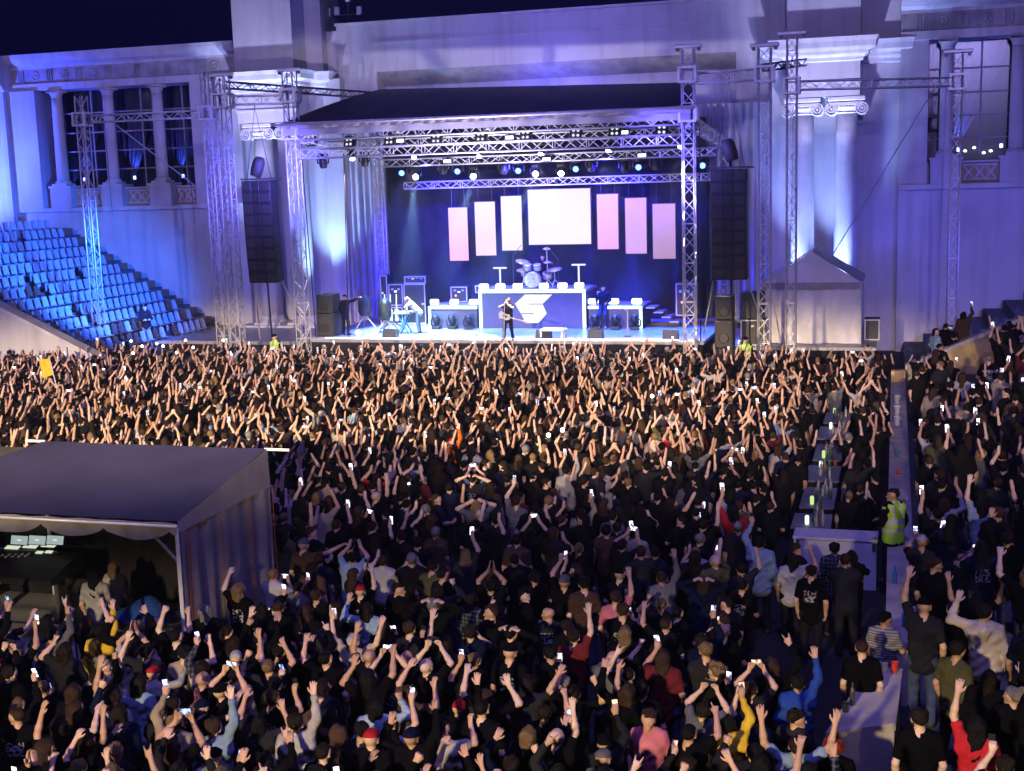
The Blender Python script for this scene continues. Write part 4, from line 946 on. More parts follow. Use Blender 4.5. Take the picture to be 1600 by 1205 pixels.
# things left on the parapets
def cup(x, y, z, mt, label, s=1): q = MB(); q.lathe([(.03*s, 0), (.045*s, .115*s), (.04*s, .11*s), (.027*s, .01)], 12, Matrix.Translation((x, y, z))); q.build('cup', mt, True and None, label=label, cat='cup', group='cups on the parapets')
def bottle(x, y, z, col, label): q = link('bottle', BOT, None, label, 'bottle', 'bottles on the parapets'); q.location = (x, y, z); q.color = (*col, 1)
cup(.1, 17.5, 1.005, 'red_cup', 'red plastic cup on the near corner of the short parapet', 1.25)
cup(-.03, 17.48, 1.005, 'clear_cup', 'clear plastic cup lying beside the red cup', 1.1); cup(-.12, 17.55, 1.005, 'clear_cup', 'clear plastic cup standing left of the red cup')
cup(-.5, 16.0, 1.005, 'phone_body', 'dark cup on the left edge of the short parapet', 1.1); bottle(-.42, 16.25, 1.005, (.05, .05, .06), 'dark can-like bottle at the left edge of the short parapet')
cup(.18, 29.6, 1.0, 'red_cup', 'small orange cup on the long parapet')
for k, (yy, mtc) in enumerate(((39.0, .7), (37.2, .6), (35.6, .5))): cup(.16, yy, 1.0, 'clear_cup', f"{ords[k] if k else 'farthest'} pale cup on the far long parapet", 2.2)
bottle(.15, 31.5, 1.0, (.05, .15, .25), 'blue bottle on the long parapet before the bag'); bottle(.1, 21.5, 1.0, (.08, .25, .5), 'water bottle on the parapet beside the vest man')
bottle(.22, 20.6, 1.0, (.3, .5, .08), 'yellow-green bottle on the near long parapet'); bottle(.24, 19.4, 1.0, (.1, .25, .4), 'water bottle at the near end of the long parapet')
q = MB(); q.grid(lambda u, v: Vector((.02+.36*u, 27.3+.45*v, 1.005+.2*math.sin(u*3.1)**.7*math.sin(v*3.1)**.7+.015*math.sin(u*19+v*7))), 14, 12); q.build('paper_bag', 'paper_bag', label='crumpled pale bag lying on the long parapet', cat='bag')
# yellow flag over the crowd
fp = atZ(70, 578, 2.3); FL = wempty('flag', (fp.x, fp.y, 0), 'yellow flag on a white pole above the crowd at far left', 'flag')
q = MB(); q.tube([(fp.x+.55, fp.y, .9), (fp.x+.2, fp.y, 2.75)], .02, 6); q.build('pole', 'strap_white', FL)
q = MB(); q.grid(lambda u, v: Vector((fp.x+.2-.38*u+.1*(1-v)*(1-.2*u), fp.y+.06*math.sin(u*6), 2.15+.5*v-.12*u*(1-v))), 12, 6); q.build('cloth', 'flag_yellow', FL, True)

# ------------------------------------------------------------------ stage and facade lamps, added fill spots among them
for kd, oc in BEAMS:
    if kd == 'w': spot(oc+Vector((0, -.3, -.3)), (oc.x*.35-19.0*.65, 50.0, 1.5), 120000, (.45, .8, 1.0), 20, .6, .1)
    if kd == 'b': spot(oc+Vector((0, -.3, -.3)), (oc.x, 52.0, 1.5), 15000, (.04, .13, 1.0), 50, .8, .1)
    if kd == 's': spot(oc+Vector((0, -.2, -.3)), (oc.x, 46.8, 1.4), 6500, (.9, .8, .95), 75, .8, .1)
for x in (-19.5, -15.5, -11.5): spot((x, 52.5, 8.6), (x, 57.4, 3.5), 13000, (.03, .025, 1.0), 100, .9, .2)
for x in (-18.7, -15, -11.4): spot((x, Y0+2.5, 1.7), (x, 57.4, 4.5), 2200, (.03, .06, 1.0), 120, .9, .2)
spot((-15.5, 57.8, 10.6), (-15.5, 59.7, 12.6), 700, (.09, .08, 1.0), 160, 1, .5)  # added blue fill for the wall above the stage roof
spot((-12.6, 49.4, 8.9), (-12.3, 53.4, 2.4), 9000, (.02, .07, 1.0), 46, .8, .15)
spot((-17.6, 49.4, 8.9), (-17.2, 53.4, 2.4), 8000, (.32, .48, 1.0), 44, .8, .15)
spot((-20.5, 49.4, 8.9), (-20.5, 52.5, 1.5), 22000, (.5, .8, 1.0), 40, .8, .15)
spot((-16, 47.2, 5.5), (-16, 50.5, 9.8), 5000, (.85, .75, 1.0), 150, 1, .4)  # added fill from below to brighten the front trusses
for x in (-29, -3): spot((x, 51.5, 5.4), (x, 57.0, 12.6), 6500, (.5, .5, 1.0), 46, .9, .2)  # added mid-air spots to brighten the pylon cornices
spot((-14.6, 49.3, 8.8), (-14.9, 49.3, 2.6), 9000, (.9, .95, 1.0), 18, .6, .1)
# uplights at the column bases and along the wings
for x, y, tx, tz, pw, c_, sz in ((-30.5, 56.2, -29.3, 10, 7000, (.35, .5, 1), 50), (-26.9, 56.7, -25.9, 9, 7500, (.30, .5, 1), 60), (-2.6, 56.45, -2.1, 9, 7500, (.26, .38, 1), 50), (-4.4, 56.45, -3.9, 9, 6500, (.26, .38, 1), 50),
                             (-.6, 56.6, -.4, 11, 500, (.06, .08, 1), 70)):
    spot((x, y, 1.9), (tx, 57.4, tz), pw, c_, sz, .9, .12)
spot((-46.5, 53.5, 7.5), (-46.5, 57.4, 10), 17000, BLUE, 130, 1, .3)
spot((-40, 52.5, 4.5), (-42, 58, 9), 2600, BLUE, 120, 1, .3)
spot((-28.5, 47.5, 6.0), (-37, 52, 3.0), 20000, (.02, .13, 1.0), 75, .8, .2)
spot((-10, 46, 9), (-2, 58, 8), 3200, (.14, .12, 1.0), 80, 1, .4)
spot((-22, 46, 9), (-33, 58, 7), 6000, (.14, .12, 1.0), 80, 1, .4)
spot((5, 48, 4), (4, 58, 5), 1800, (.10, .10, 1.0), 120, 1, .4)
for x in (-37, 3.4): spot((x, 59.2, 13.0), (x, 59.5, 8), 7, (.6, .5, .8), 150, 1, .2)  # dim lamps added inside the rooms to brighten the curtains

# ================================================================== PEOPLE
# figures are grown from blended tapered limbs (signed distance field -> surface nets), one continuous surface per body or garment
def V3(*a): return np.array(a, dtype=np.float32)
def unit(a): a = np.asarray(a, np.float32); return a/(np.linalg.norm(a)+1e-9)
def sd_cap(p, a, b, ra, rb):
    ab = b-a; L = float(ab @ ab)+1e-9
    t = np.clip((p-a) @ ab/L, 0, 1)
    return np.linalg.norm(p-a-t[..., None]*ab, axis=-1)-(ra+(rb-ra)*t)
def surface_nets(prims, vox, noise=0.0, cut=None):
    lo = np.min([np.minimum(q[0], q[1])-max(q[2], q[3]) for q in prims], 0)-3*vox
    hi = np.max([np.maximum(q[0], q[1])+max(q[2], q[3]) for q in prims], 0)+3*vox
    n = np.ceil((hi-lo)/vox).astype(int)+1
    G = np.full(n, .5, np.float32)
    ax = [lo[i]+vox*np.arange(n[i], dtype=np.float32) for i in range(3)]
    for a, b, ra, rb, k in prims:
        mg = k*1.2+2.6*vox+max(ra, rb)
        i0 = np.maximum(np.floor((np.minimum(a, b)-mg-lo)/vox).astype(int), 0); i1 = np.minimum(np.ceil((np.maximum(a, b)+mg-lo)/vox).astype(int)+1, n)
        sl = tuple(slice(i0[i], i1[i]) for i in range(3))
        P = np.stack(np.meshgrid(ax[0][sl[0]], ax[1][sl[1]], ax[2][sl[2]], indexing='ij'), -1)
        d = sd_cap(P, a, b, ra, rb); g = G[sl]
        h = np.clip(.5+.5*(g-d)/k, 0, 1); G[sl] = g+(d-g)*h-k*h*(1-h)
    if noise:
        X, Y, Z = np.meshgrid(*ax, indexing='ij')
        G = G+noise*(np.sin(24*X+6*np.sin(8*Z)+3*Y)*np.sin(19*Z+5*np.sin(13*X))+.7*np.sin(41*Z+11*X+9*Y+4*np.sin(9*X)))
    if cut is not None:
        X, Y, Z = np.meshgrid(*ax, indexing='ij'); G = np.maximum(G, cut(X, Y, Z))
    s = G < 0
    c = [s[i:n[0]-1+i, j:n[1]-1+j, k:n[2]-1+k] for i in (0, 1) for j in (0, 1) for k in (0, 1)]
    sm = sum(q.astype(np.int8) for q in c); act = (sm > 0) & (sm < 8)
    idx = -np.ones(act.shape, np.int32); I = np.argwhere(act); idx[act] = np.arange(len(I))
    pos = np.zeros((len(I), 3), np.float32); cnt = np.zeros(len(I), np.float32)
    off = [np.array((i, j, k)) for i in (0, 1) for j in (0, 1) for k in (0, 1)]
    for a_ in range(8):
        for b_ in range(a_+1, 8):
            dd = off[b_]-off[a_]
            if abs(dd).sum() != 1: continue
            A = I+off[a_]; Bq = I+off[b_]
            ga = G[A[:, 0], A[:, 1], A[:, 2]]; gb = G[Bq[:, 0], Bq[:, 1], Bq[:, 2]]
            mk = (ga < 0) != (gb < 0); t = np.where(mk, ga/(ga-gb+1e-12), 0)
            pos += np.where(mk[:, None], A+t[:, None]*dd, 0); cnt += mk
    pos = lo+vox*pos/np.maximum(cnt, 1)[:, None]
    faces = []
    for ax_ in range(3):
        u, v = (ax_+1) % 3, (ax_+2) % 3
        s0 = np.take(s, range(n[ax_]-1), ax_); s1 = np.take(s, range(1, n[ax_]), ax_)
        E = np.argwhere(s0 != s1); E = E[(E[:, u] > 0) & (E[:, v] > 0) & (E[:, u] < n[u]-1) & (E[:, v] < n[v]-1)]
        fl = s0[E[:, 0], E[:, 1], E[:, 2]]
        du = np.zeros(3, int); du[u] = 1; dv = np.zeros(3, int); dv[v] = 1
        g = lambda C: idx[C[:, 0], C[:, 1], C[:, 2]]
        q = np.stack([g(E-du-dv), g(E-dv), g(E), g(E-du)], 1)
        q[~fl] = q[~fl][:, ::-1]; faces.append(q)
    f = np.concatenate(faces); f = f[(f >= 0).all(1)]
    return pos, f
def np_mesh(name, v, f, mats, mi=None, smooth=True):
    me = bpy.data.meshes.new(name); me.vertices.add(len(v)); me.vertices.foreach_set('co', np.asarray(v, np.float32).ravel())
    nf = len(f); me.loops.add(nf*4); me.loops.foreach_set('vertex_index', f.astype(np.int32).ravel())
    me.polygons.add(nf); me.polygons.foreach_set('loop_start', np.arange(nf, dtype=np.int32)*4)
    for q in mats: me.materials.append(MATS[q])
    if mi is not None: me.polygons.foreach_set('material_index', mi.astype(np.int32))
    me.polygons.foreach_set('use_smooth', np.full(nf, smooth)); me.update(calc_edges=True); return me
HL, HF = .285, .255
def ik(S, W, pole):
    d = W-S; L = min(np.linalg.norm(d), HL+HF-.005); t = unit(d); W = S+t*L
    x = (HL**2-HF**2+L*L)/(2*L); h = math.sqrt(max(HL**2-x*x, 0)); p = np.asarray(pole, np.float32); p = unit(p-t*(p @ t))
    return S+t*x+p*h, W
def hand(out, W, f, nrm, th, kind, simple):
    f = unit(f); nrm = unit(np.asarray(nrm, np.float32)-f*(np.asarray(nrm, np.float32) @ f)); t = np.cross(f, nrm); t = t if t @ np.asarray(th, np.float32) > 0 else -t
    if simple:
        out.append((W, W+f*.12, .040, .036, .02)); return
    offs = (.031, .011, -.010, -.030); ln = (.072, .08, .074, .058)
    for i, o in enumerate(offs): out.append((W+f*.012+t*o*.45, W+f*.092+t*o, .016, .0135, .014))
    out.append((W-f*.02, W+f*.03, .026, .022, .02))
    cur = {'open': (12, 20), 'relax': (28, 38), 'fist': (85, 105), 'grip': (48, 52), 'wave': (26, 30), 'flat': (4, 6)}
    for i, o in enumerate(offs):
        k = kind
        if kind == 'horns': k = 'open' if i in (0, 3) else 'fist'
        if kind == 'point': k = 'open' if i == 0 else 'fist'
        a1, a2 = (rad(q) for q in cur[k]); spread = (o/.031)*(.17 if k in ('open', 'wave') else .05)
        d0 = unit(f+t*spread); d1 = unit(d0*math.cos(a1)+nrm*math.sin(a1)); d2 = unit(d0*math.cos(a1+a2)+nrm*math.sin(a1+a2))
        A = W+f*.092+t*o; Bq = A+d1*ln[i]*.55; C = Bq+d2*ln[i]*.5
        out.append((A, Bq, .0122, .0112, .004)); out.append((Bq, C, .0112, .0100, .004))
    A = W+f*.025+t*.026
    if kind in ('fist', 'grip', 'horns', 'point'): Bq = A+f*.045+t*.022+nrm*.02; C = Bq+f*.022+nrm*.03-t*.012
    else: Bq = A+f*.035+t*.036+nrm*.008; C = Bq+f*.034+t*.012
    out.append((A, Bq, .016, .0125, .010)); out.append((Bq, C, .0125, .0105, .004))
def Rm(yaw=0, pitch=0, roll=0):
    return np.array(Matrix.Rotation(yaw, 3, 'Z') @ Matrix.Rotation(pitch, 3, 'X') @ Matrix.Rotation(roll, 3, 'Y'), dtype=np.float32)
def joints(pose):
    J = {}; tl = pose.get('lean', (0, 0)); J['pel'] = V3(*pose.get('pel', (0, 0, .95)))
    Rt = Rm(pose.get('twist', 0), -tl[0], tl[1]); J['Rt'] = Rt
    J['ch'] = J['pel']+Rt @ V3(0, -.01, .36); J['nb'] = J['pel']+Rt @ V3(0, -.015, .525)
    up = pose.get('head', (0, 0)); Rh = Rt @ Rm(up[0], up[1]); J['Rh'] = Rh
    J['hd'] = J['nb']+Rt @ V3(0, .015, .07)+Rh @ V3(0, .012, .075)
    for s, n_ in ((-1, 'l'), (1, 'r')):
        a = pose[n_]; W = V3(*a['w']); W[0] *= s; raise_ = max(0, min(1, (W[2]-1.35)/.4))
        Sh = J['pel']+Rt @ V3(s*(.172-.02*raise_), -.01, .455+.055*raise_)
        pl = V3(*a.get('p', (.8, -.3, -.4))); pl[0] *= s
        W = W if a.get('abs') else J['pel']+Rt @ (W-V3(0, 0, .95))
        El, W = ik(Sh, W, Rt @ pl)
        f = V3(*a['f']) if 'f' in a else unit(W-El); f = f*V3(s, 1, 1) if 'f' in a else f
        nn = V3(*a.get('n', (0, 1, 0)))*V3(s, 1, 1)
        J[n_] = (Sh, El, W, Rt @ f if 'f' in a else f, Rt @ nn, Rt @ V3(-s*a.get('th', 1), 0, .01), a.get('h', 'relax'))
        lg = pose.get('leg'+n_, ((.10, .0, .93), (.115, .03, .50), (.12, -.02, .09), (.14, .14, .035)))
        J['leg'+n_] = [V3(q[0]*s, q[1], q[2]) for q in lg]
    return J
def torso(out, J, g, low=-.05, k=.05):
    R_, p = J['Rt'], J['pel']; o = lambda x, y, z: p+R_ @ V3(x, y, z)
    for s in (-1, 1):
        out.append((o(s*.065, -.005, low), o(s*.078, .005, .34), .098+g, .100+g, k)); out.append((o(s*.03, -.01, .52), o(s*.16, -.012, .455), .055+g*.6, .06+g*.7, k))
    out.append((o(0, .01, low), o(0, .03, .34), .11+g, .105+g, k)); out.append((o(-.12, -.015, .42), o(.12, -.015, .42), .085+g*.8, .085+g*.8, k))
def prims(J, simple=False):
    sk, sh, lo, pa = [], [], [], []
    torso(sk, J, 0)
    for n_ in 'lr':
        Sh, El, W, f, nn, th, hk = J[n_]
        sk += [(J['nb'], Sh, .055, .055, .04), (Sh, El, .050, .040, .03), (El, El+(W-El)*.35, .041, .041, .02), (El+(W-El)*.3, W, .041, .032 if simple else .027, .02)]
        hand(sk, W, f, nn, th, hk, simple)
        h_, k_, a_, t_ = J['leg'+n_]
        sk += [(h_, k_, .085, .058, .03), (k_, a_, .057, .038, .02), (a_, t_, .042, .036, .02)]
        pa += [(h_+V3(0, 0, .02), k_, .094, .072, .04), (k_, a_, .071, .060, .03)]
        sh += [(Sh+(J['nb']-Sh)*.5, Sh, .072, .070, .05), (Sh, Sh+(El-Sh)*.62, .068, .067, .03)]
        lo += [(Sh+(J['nb']-Sh)*.5, Sh, .078, .076, .05), (Sh, El, .070, .060, .03), (El, El+(W-El)*.93, .060, .043, .025)]
    sk.append((J['nb']-V3(0, 0, .02), J['hd']+J['Rh'] @ V3(0, -.015, -.05), .060, .055, .03))
    H = lambda x, y, z: J['hd']+J['Rh'] @ V3(x, y, z)
    sk += [(H(0, -.035, .04), H(0, .018, .045), .082, .080, .03), (H(-.02, .02, .02), H(.02, .02, .02), .070, .070, .02), (H(0, .035, -.01), H(0, .05, -.07), .058, .042, .03)]
    if not simple:
        sk += [(H(0, .092, .0), H(0, .112, -.028), .011, .015, .012), (H(-.032, .078, .028), H(.032, .078, .028), .017, .017, .012), (H(0, .082, -.085), H(0, .078, -.09), .022, .022, .015),
               (H(-.018, .090, -.057), H(.018, .090, -.057), .010, .010, .008), (H(-.042, .062, -.02), H(-.035, .07, -.03), .022, .02, .012), (H(.042, .062, -.02), H(.035, .07, -.03), .022, .02, .012)]
        for s in (-1, 1): sk.append((H(s*.080, -.008, .008), H(s*.079, -.002, -.028), .016, .011, .006))
    torso(sh, J, .022, -.10); torso(lo, J, .034, -.13)
    R_, p = J['Rt'], J['pel']
    for s in (-1, 1): pa.append((p+R_ @ V3(s*.06, -.01, .06), p+V3(s*.07, -.015, -.06), .104, .104, .05))
    return sk, sh, lo, pa
def hood_prims(J):
    R_, p = J['Rt'], J['pel']; o = lambda x, y, z: p+R_ @ V3(x, y, z)
    return [(o(-.09, -.07, .50), o(0, -.115, .47), .05, .06, .03), (o(.09, -.07, .50), o(0, -.115, .47), .05, .06, .03), (o(0, -.13, .47), o(0, -.13, .38), .06, .035, .03), (o(-.1, -.03, .52), o(-.06, .05, .50), .04, .035, .03), (o(.1, -.03, .52), o(.06, .05, .50), .04, .035, .03)]
UP = {'open': 1}
def up(x=.26, y=.10, z=1.93, h='open', n=(0, 1, 0), p=(.9, -.1, .1), **k): return dict(w=(x, y, z), h=h, n=n, p=p, **k)
DOWN = dict(w=(.235, .05, .90), p=(.5, -.8, 0), n=(-1, 0, 0), h='relax'); BENT = dict(w=(.16, .26, 1.10), p=(.6, -.5, -.6), f=(-.5, .7, .3), n=(-.6, -.2, -.6), h='relax')
PK = dict(w=(.25, .08, .97), p=(.9, -.6, 0), f=(-.3, .2, -.9), n=(-1, 0, 0), h='relax')
LS = math.pi/2
# phone: (centre, landscape?, tilt)
POSES = {
 'arm': dict(r=up(.22, .08, 1.97, 'open'), l=DOWN, t='one arm straight up'),
 'fist': dict(r=up(.25, .06, 1.93, 'fist'), l=DOWN, head=(0, .15), t='one fist up'),
 'vee': dict(r=up(.42, .08, 1.88), l=up(.40, .06, 1.90), head=(0, .2), t='arms up in V'),
 'phone2': dict(r=up(.11, .30, 1.78, 'grip', (-.6, -.7, 0), (.9, -.1, -.5), f=(-.25, .15, .95)), l=up(.11, .30, 1.78, 'grip', (-.6, -.7, 0), (.9, -.1, -.5), f=(-.25, .15, .95)), head=(0, .2), phone=((0, .335, 1.90), True), t='filming overhead two-handed'),
 'phone1': dict(r=up(.16, .22, 1.90, 'grip', (0, 1, 0), (.9, -.2, -.3), f=(-.05, .0, 1)), l=DOWN, head=(0, .2), phone=((.155, .265, 2.03), False), t='phone held high'),
 'phonefwd': dict(r=dict(w=(.14, .36, 1.60), p=(.7, -.2, -.8), f=(-.1, .25, .95), n=(0, 1, 0), h='grip'), l=DOWN, phone=((.135, .42, 1.72), False), t='filming one-handed ahead'),
 'phoneface': dict(r=dict(w=(.10, .34, 1.42), p=(.8, -.3, -.6), f=(-.3, .2, .9), n=(-.6, -.6, 0), h='grip'), l=dict(w=(.10, .34, 1.42), p=(.8, -.3, -.6), f=(-.3, .2, .9), n=(-.6, -.6, 0), h='grip'), phone=((0, .37, 1.54), True), t='filming at face height'),
 'stand': dict(r=DOWN, l=DOWN, t='arms down'),
 'crossed': dict(r=BENT, l=BENT, twist=.1, t='arms folded'),
 'clap': dict(r=up(.05, .12, 1.90, 'flat', (-1, 0, 0), (.9, 0, -.1), f=(-.12, .05, 1)), l=up(.05, .12, 1.90, 'flat', (-1, 0, 0), (.9, 0, -.1), f=(-.12, .05, 1)), t='clapping overhead'),
 'side': dict(r=dict(w=(.62, .22, 1.62), p=(.1, -.3, -.8), n=(0, 0, -1), h='relax'), l=DOWN, twist=-.15, t='arm out sideways'),
 'wave': dict(r=up(.34, .14, 1.74, 'wave', (0, 1, .1), (.9, -.3, -.5), f=(-.35, .0, 1)), l=DOWN, head=(.3, .05), lean=(0, .05), t='one arm waving'),
 'horns': dict(r=up(.26, .16, 1.86, 'horns', (0, 1, 0), (.9, -.2, -.3)), l=PK, head=(-.2, .1), t='making hand horns'),
 'both': dict(r=up(.24, .14, 1.86, 'wave'), l=up(.30, .02, 1.80, 'fist'), head=(.1, .25), lean=(.04, -.04), t='both fists up'),
 'headhold': dict(r=dict(w=(.17, -.02, 1.70), p=(.9, .2, .1), f=(-.7, -.2, .4), n=(-.6, 0, -.5), h='relax'), l=dict(w=(.17, -.02, 1.70), p=(.9, .2, .1), f=(-.7, -.2, .4), n=(-.6, 0, -.5), h='relax'), t='hands on head'),
 'reach': dict(r=dict(w=(.30, .38, 1.68), p=(.5, -.5, -.7), n=(0, .3, -1), h='open'), l=DOWN, head=(.15, .1), lean=(.06, 0), t='one arm reaching forward'),
 'arm2': dict(r=up(.36, .20, 1.84, 'wave', (0, 1, .2), (.7, -.4, -.5)), l=DOWN, head=(.2, .15), lean=(.05, .06), t='one slanting arm raised'),
 'vee2': dict(r=up(.24, .26, 1.88, 'relax'), l=up(.30, .16, 1.72, 'wave', (0, 1, 0), (.9, -.3, -.6), f=(-.2, .1, 1)), head=(-.15, .1), t='arms raised unevenly'),
 'fist2': dict(r=up(.30, .18, 1.66, 'fist', (-.5, .5, 0), (.9, -.4, -.6), f=(-.1, .1, 1)), l=BENT, head=(.1, .2), lean=(.08, 0), t='bent arm with fist'),
 'point': dict(r=up(.20, .34, 1.80, 'point', (0, 0, -1), (.7, -.4, -.7)), l=DOWN, head=(.1, .1), t='pointing up ahead'),
 'phonelow': dict(r=dict(w=(.08, .30, 1.36), p=(.8, -.4, -.6), f=(-.2, .4, .8), n=(0, 1, -.3), h='grip'), l=PK, head=(0, -.25), phone=((.07, .36, 1.47), False), t='looking down at phone'),
 'talk': dict(r=BENT, l=DOWN, head=(-1.1, 0), twist=-.5, t='turned to a neighbour'),
 'drink': dict(r=dict(w=(.09, .16, 1.50), p=(.8, .2, -.8), f=(-.4, .1, .7), n=(-.6, -.5, 0), h='grip'), l=DOWN, head=(.15, .15), t='hand near the mouth'),
 'turned': dict(r=DOWN, l=BENT, head=(.95, 0), twist=.35, t='head turned sideways'),
}
HEADS = {}
def hair_mesh(style):
    C = [(V3(0, -.038, .042), V3(0, .014, .05), .088, .085, .02)]
    cutp = lambda X, Y, Z: (.62*Y-.78*Z-.006); nz = .004; vox = .012
    if style == 'short': C += [(V3(-.05, -.03, .09), V3(.05, -.02, .09), .05, .05, .03)]; nz = .006
    if style == 'buzz': C = [(V3(0, -.036, .041), V3(0, .016, .046), .0845, .083, .02)]; nz = 0; vox = .010
    if style == 'curly': C += [(V3(x, y, z), V3(x, y, z), .055, .055, .01) for x, y, z in ((.06, -.02, .08), (-.06, -.02, .08), (0, -.06, .1), (.05, -.09, .04), (-.05, -.09, .04), (0, .04, .12), (.08, -.04, .02), (-.08, -.04, .02), (0, -.11, .0))]; nz = .006
    if style in ('long', 'bob'):
        e = -.34 if style == 'long' else -.14
        C += [(V3(s*.045, -.065, .02), V3(s*.055, -.095, e), .058, .034, .03) for s in (-1, 0, 1)]+[(V3(s*.072, -.01, .03), V3(s*.088, -.03, e*.8), .034, .024, .02) for s in (-1, 1)]
        cutp = lambda X, Y, Z: np.minimum(.62*Y-.78*Z-.006, np.maximum(Y-.012, -Z*0-1)) if style == 'x' else np.where(Z < .02, Y-.022-.0*X, .62*Y-.78*Z-.006); nz = .004
    if style == 'ponytail': C += [(V3(0, -.11, .07), V3(0, -.155, .05), .032, .034, .015), (V3(0, -.155, .05), V3(0, -.16, -.30), .036, .016, .02)]
    if style == 'bun': C += [(V3(0, -.09, .125), V3(0, -.10, .135), .042, .042, .012)]
    if style == 'cap':
        C = [(V3(0, -.036, .045), V3(0, .016, .052), .094, .092, .02), (V3(-.03, .09, .062), V3(.03, .09, .062), .03, .03, .02), (V3(-.04, .12, .052), V3(.04, .12, .052), .016, .016, .02), (V3(-.03, .15, .045), V3(.03, .15, .045), .012, .012, .02)]; cutp = lambda X, Y, Z: .038-Z-.25*Y+.004; nz = 0
    if style == 'beanie': C = [(V3(0, -.034, .045), V3(0, .014, .07), .096, .092, .02)]; cutp = lambda X, Y, Z: .012-Z+.1*Y; nz = .001
    v, f = surface_nets(C, vox, nz, cutp)
    return np_mesh('hair', v, f, ['cloth' if style in ('cap', 'beanie') else 'hair'])
HAIR = {s: hair_mesh(s) for s in ('short', 'buzz', 'curly', 'long', 'bob', 'ponytail', 'bun', 'cap', 'beanie')}
BODY, SHIRT, LONG, HOOD, PANTS, HMAT, PH = {}, {}, {}, {}, {}, {}, {}
def shoes_mi(v, f): return (v[f].mean(1)[:, 2] < .085).astype(np.int32)
def decimated(me, ratio):
    o = bpy.data.objects.new('tmp', me); COL.objects.link(o); md = o.modifiers.new('d', 'DECIMATE'); md.ratio = ratio
    e = bpy.data.meshes.new_from_object(o.evaluated_get(bpy.context.evaluated_depsgraph_get())); nm_ = me.name
    bpy.data.objects.remove(o); bpy.data.meshes.remove(me); e.name = nm_; return e
def make_pose(nm_, P, vox=.0105):
    J = joints(P); sk, sh, lo, pa = prims(J)
    v, f = surface_nets(sk, vox); BODY[nm_] = decimated(np_mesh('person', v, f, ['skin']), .5)
    M = Matrix(J['Rh'].tolist()).to_4x4(); M.translation = Vector(J['hd'].tolist()); HMAT[nm_] = M
    return J, pa
J0 = None
for nm_, P in POSES.items():
    J, pa = make_pose(nm_, P)
    if nm_ == 'stand':
        for n_ in 'lr': 
            a_, t_ = J['leg'+n_][2:]; pa.append((a_-V3(0, .02, .03), t_, .05, .042, .02))
        v, f = surface_nets(pa, .02, .004); STDPANTS = np_mesh('trousers', v, f, ['cloth', 'shoe'], shoes_mi(v, f))
PHB = MB(); PHB.bbox(-.038, .038, -.005, .005, -.078, .078, .004); PHB = PHB.mesh('phone', 'phone_body')
def scr(mt): q = MB(); q.box(-.034, .034, -.0075, -.0052, -.072, .072); return q.mesh('screen', mt)
SCR = {k: scr(k) for k in ('phone_lit', 'phone_blue', 'phone_warm')}
LABELS = set(); PEOPLE = []
CN = {'black': (.0045, .0045, .006), 'charcoal': (.018, .018, .022), 'navy': (.006, .009, .03), 'grey': (.12, .12, .13), 'white': (.40, .395, .39), 'light blue': (.22, .32, .45), 'maroon': (.10, .015, .018),
      'red': (.42, .02, .03), 'brown': (.07, .04, .028), 'beige': (.34, .28, .20), 'blue': (.02, .06, .32), 'olive': (.09, .09, .04), 'pink': (.45, .14, .17), 'yellow': (.62, .42, .04), 'orange': (.6, .13, .03), 'green': (.03, .16, .06), 'cream': (.48, .43, .33)}
HC = {'black': (.006, .0055, .006), 'chestnut': (.016, .010, .007), 'brown': (.042, .024, .014), 'blond': (.19, .125, .06), 'red': (.22, .03, .012), 'grey': (.2, .19, .18)}
HN = {'short': 'short {} hair', 'buzz': 'cropped {} hair', 'curly': 'curly {} hair', 'long': 'long {} hair', 'bob': '{} bob hair', 'ponytail': '{} ponytail', 'bun': '{} hair bun', 'cap': '{} cap', 'beanie': '{} beanie', 'bald': 'bald head'}
SKINS = [(.60, .38, .27), (.64, .43, .32), (.53, .32, .22), (.66, .47, .37), (.45, .27, .18)]
def garment(top, pose):
    D, nm_ = {'short': (SHIRT, 'shirt'), 'long': (LONG, 'jacket'), 'hood': (HOOD, 'hooded_jacket')}[top]
    if pose not in D:
        J = joints(POSES[pose]); _, sh, lo, _ = prims(J)
        v, f = surface_nets(sh if top == 'short' else lo if top == 'long' else lo+hood_prims(J), .017, .0055 if top == 'short' else .007); D[pose] = np_mesh(nm_, v, f, ['cloth'])
    return D[pose]
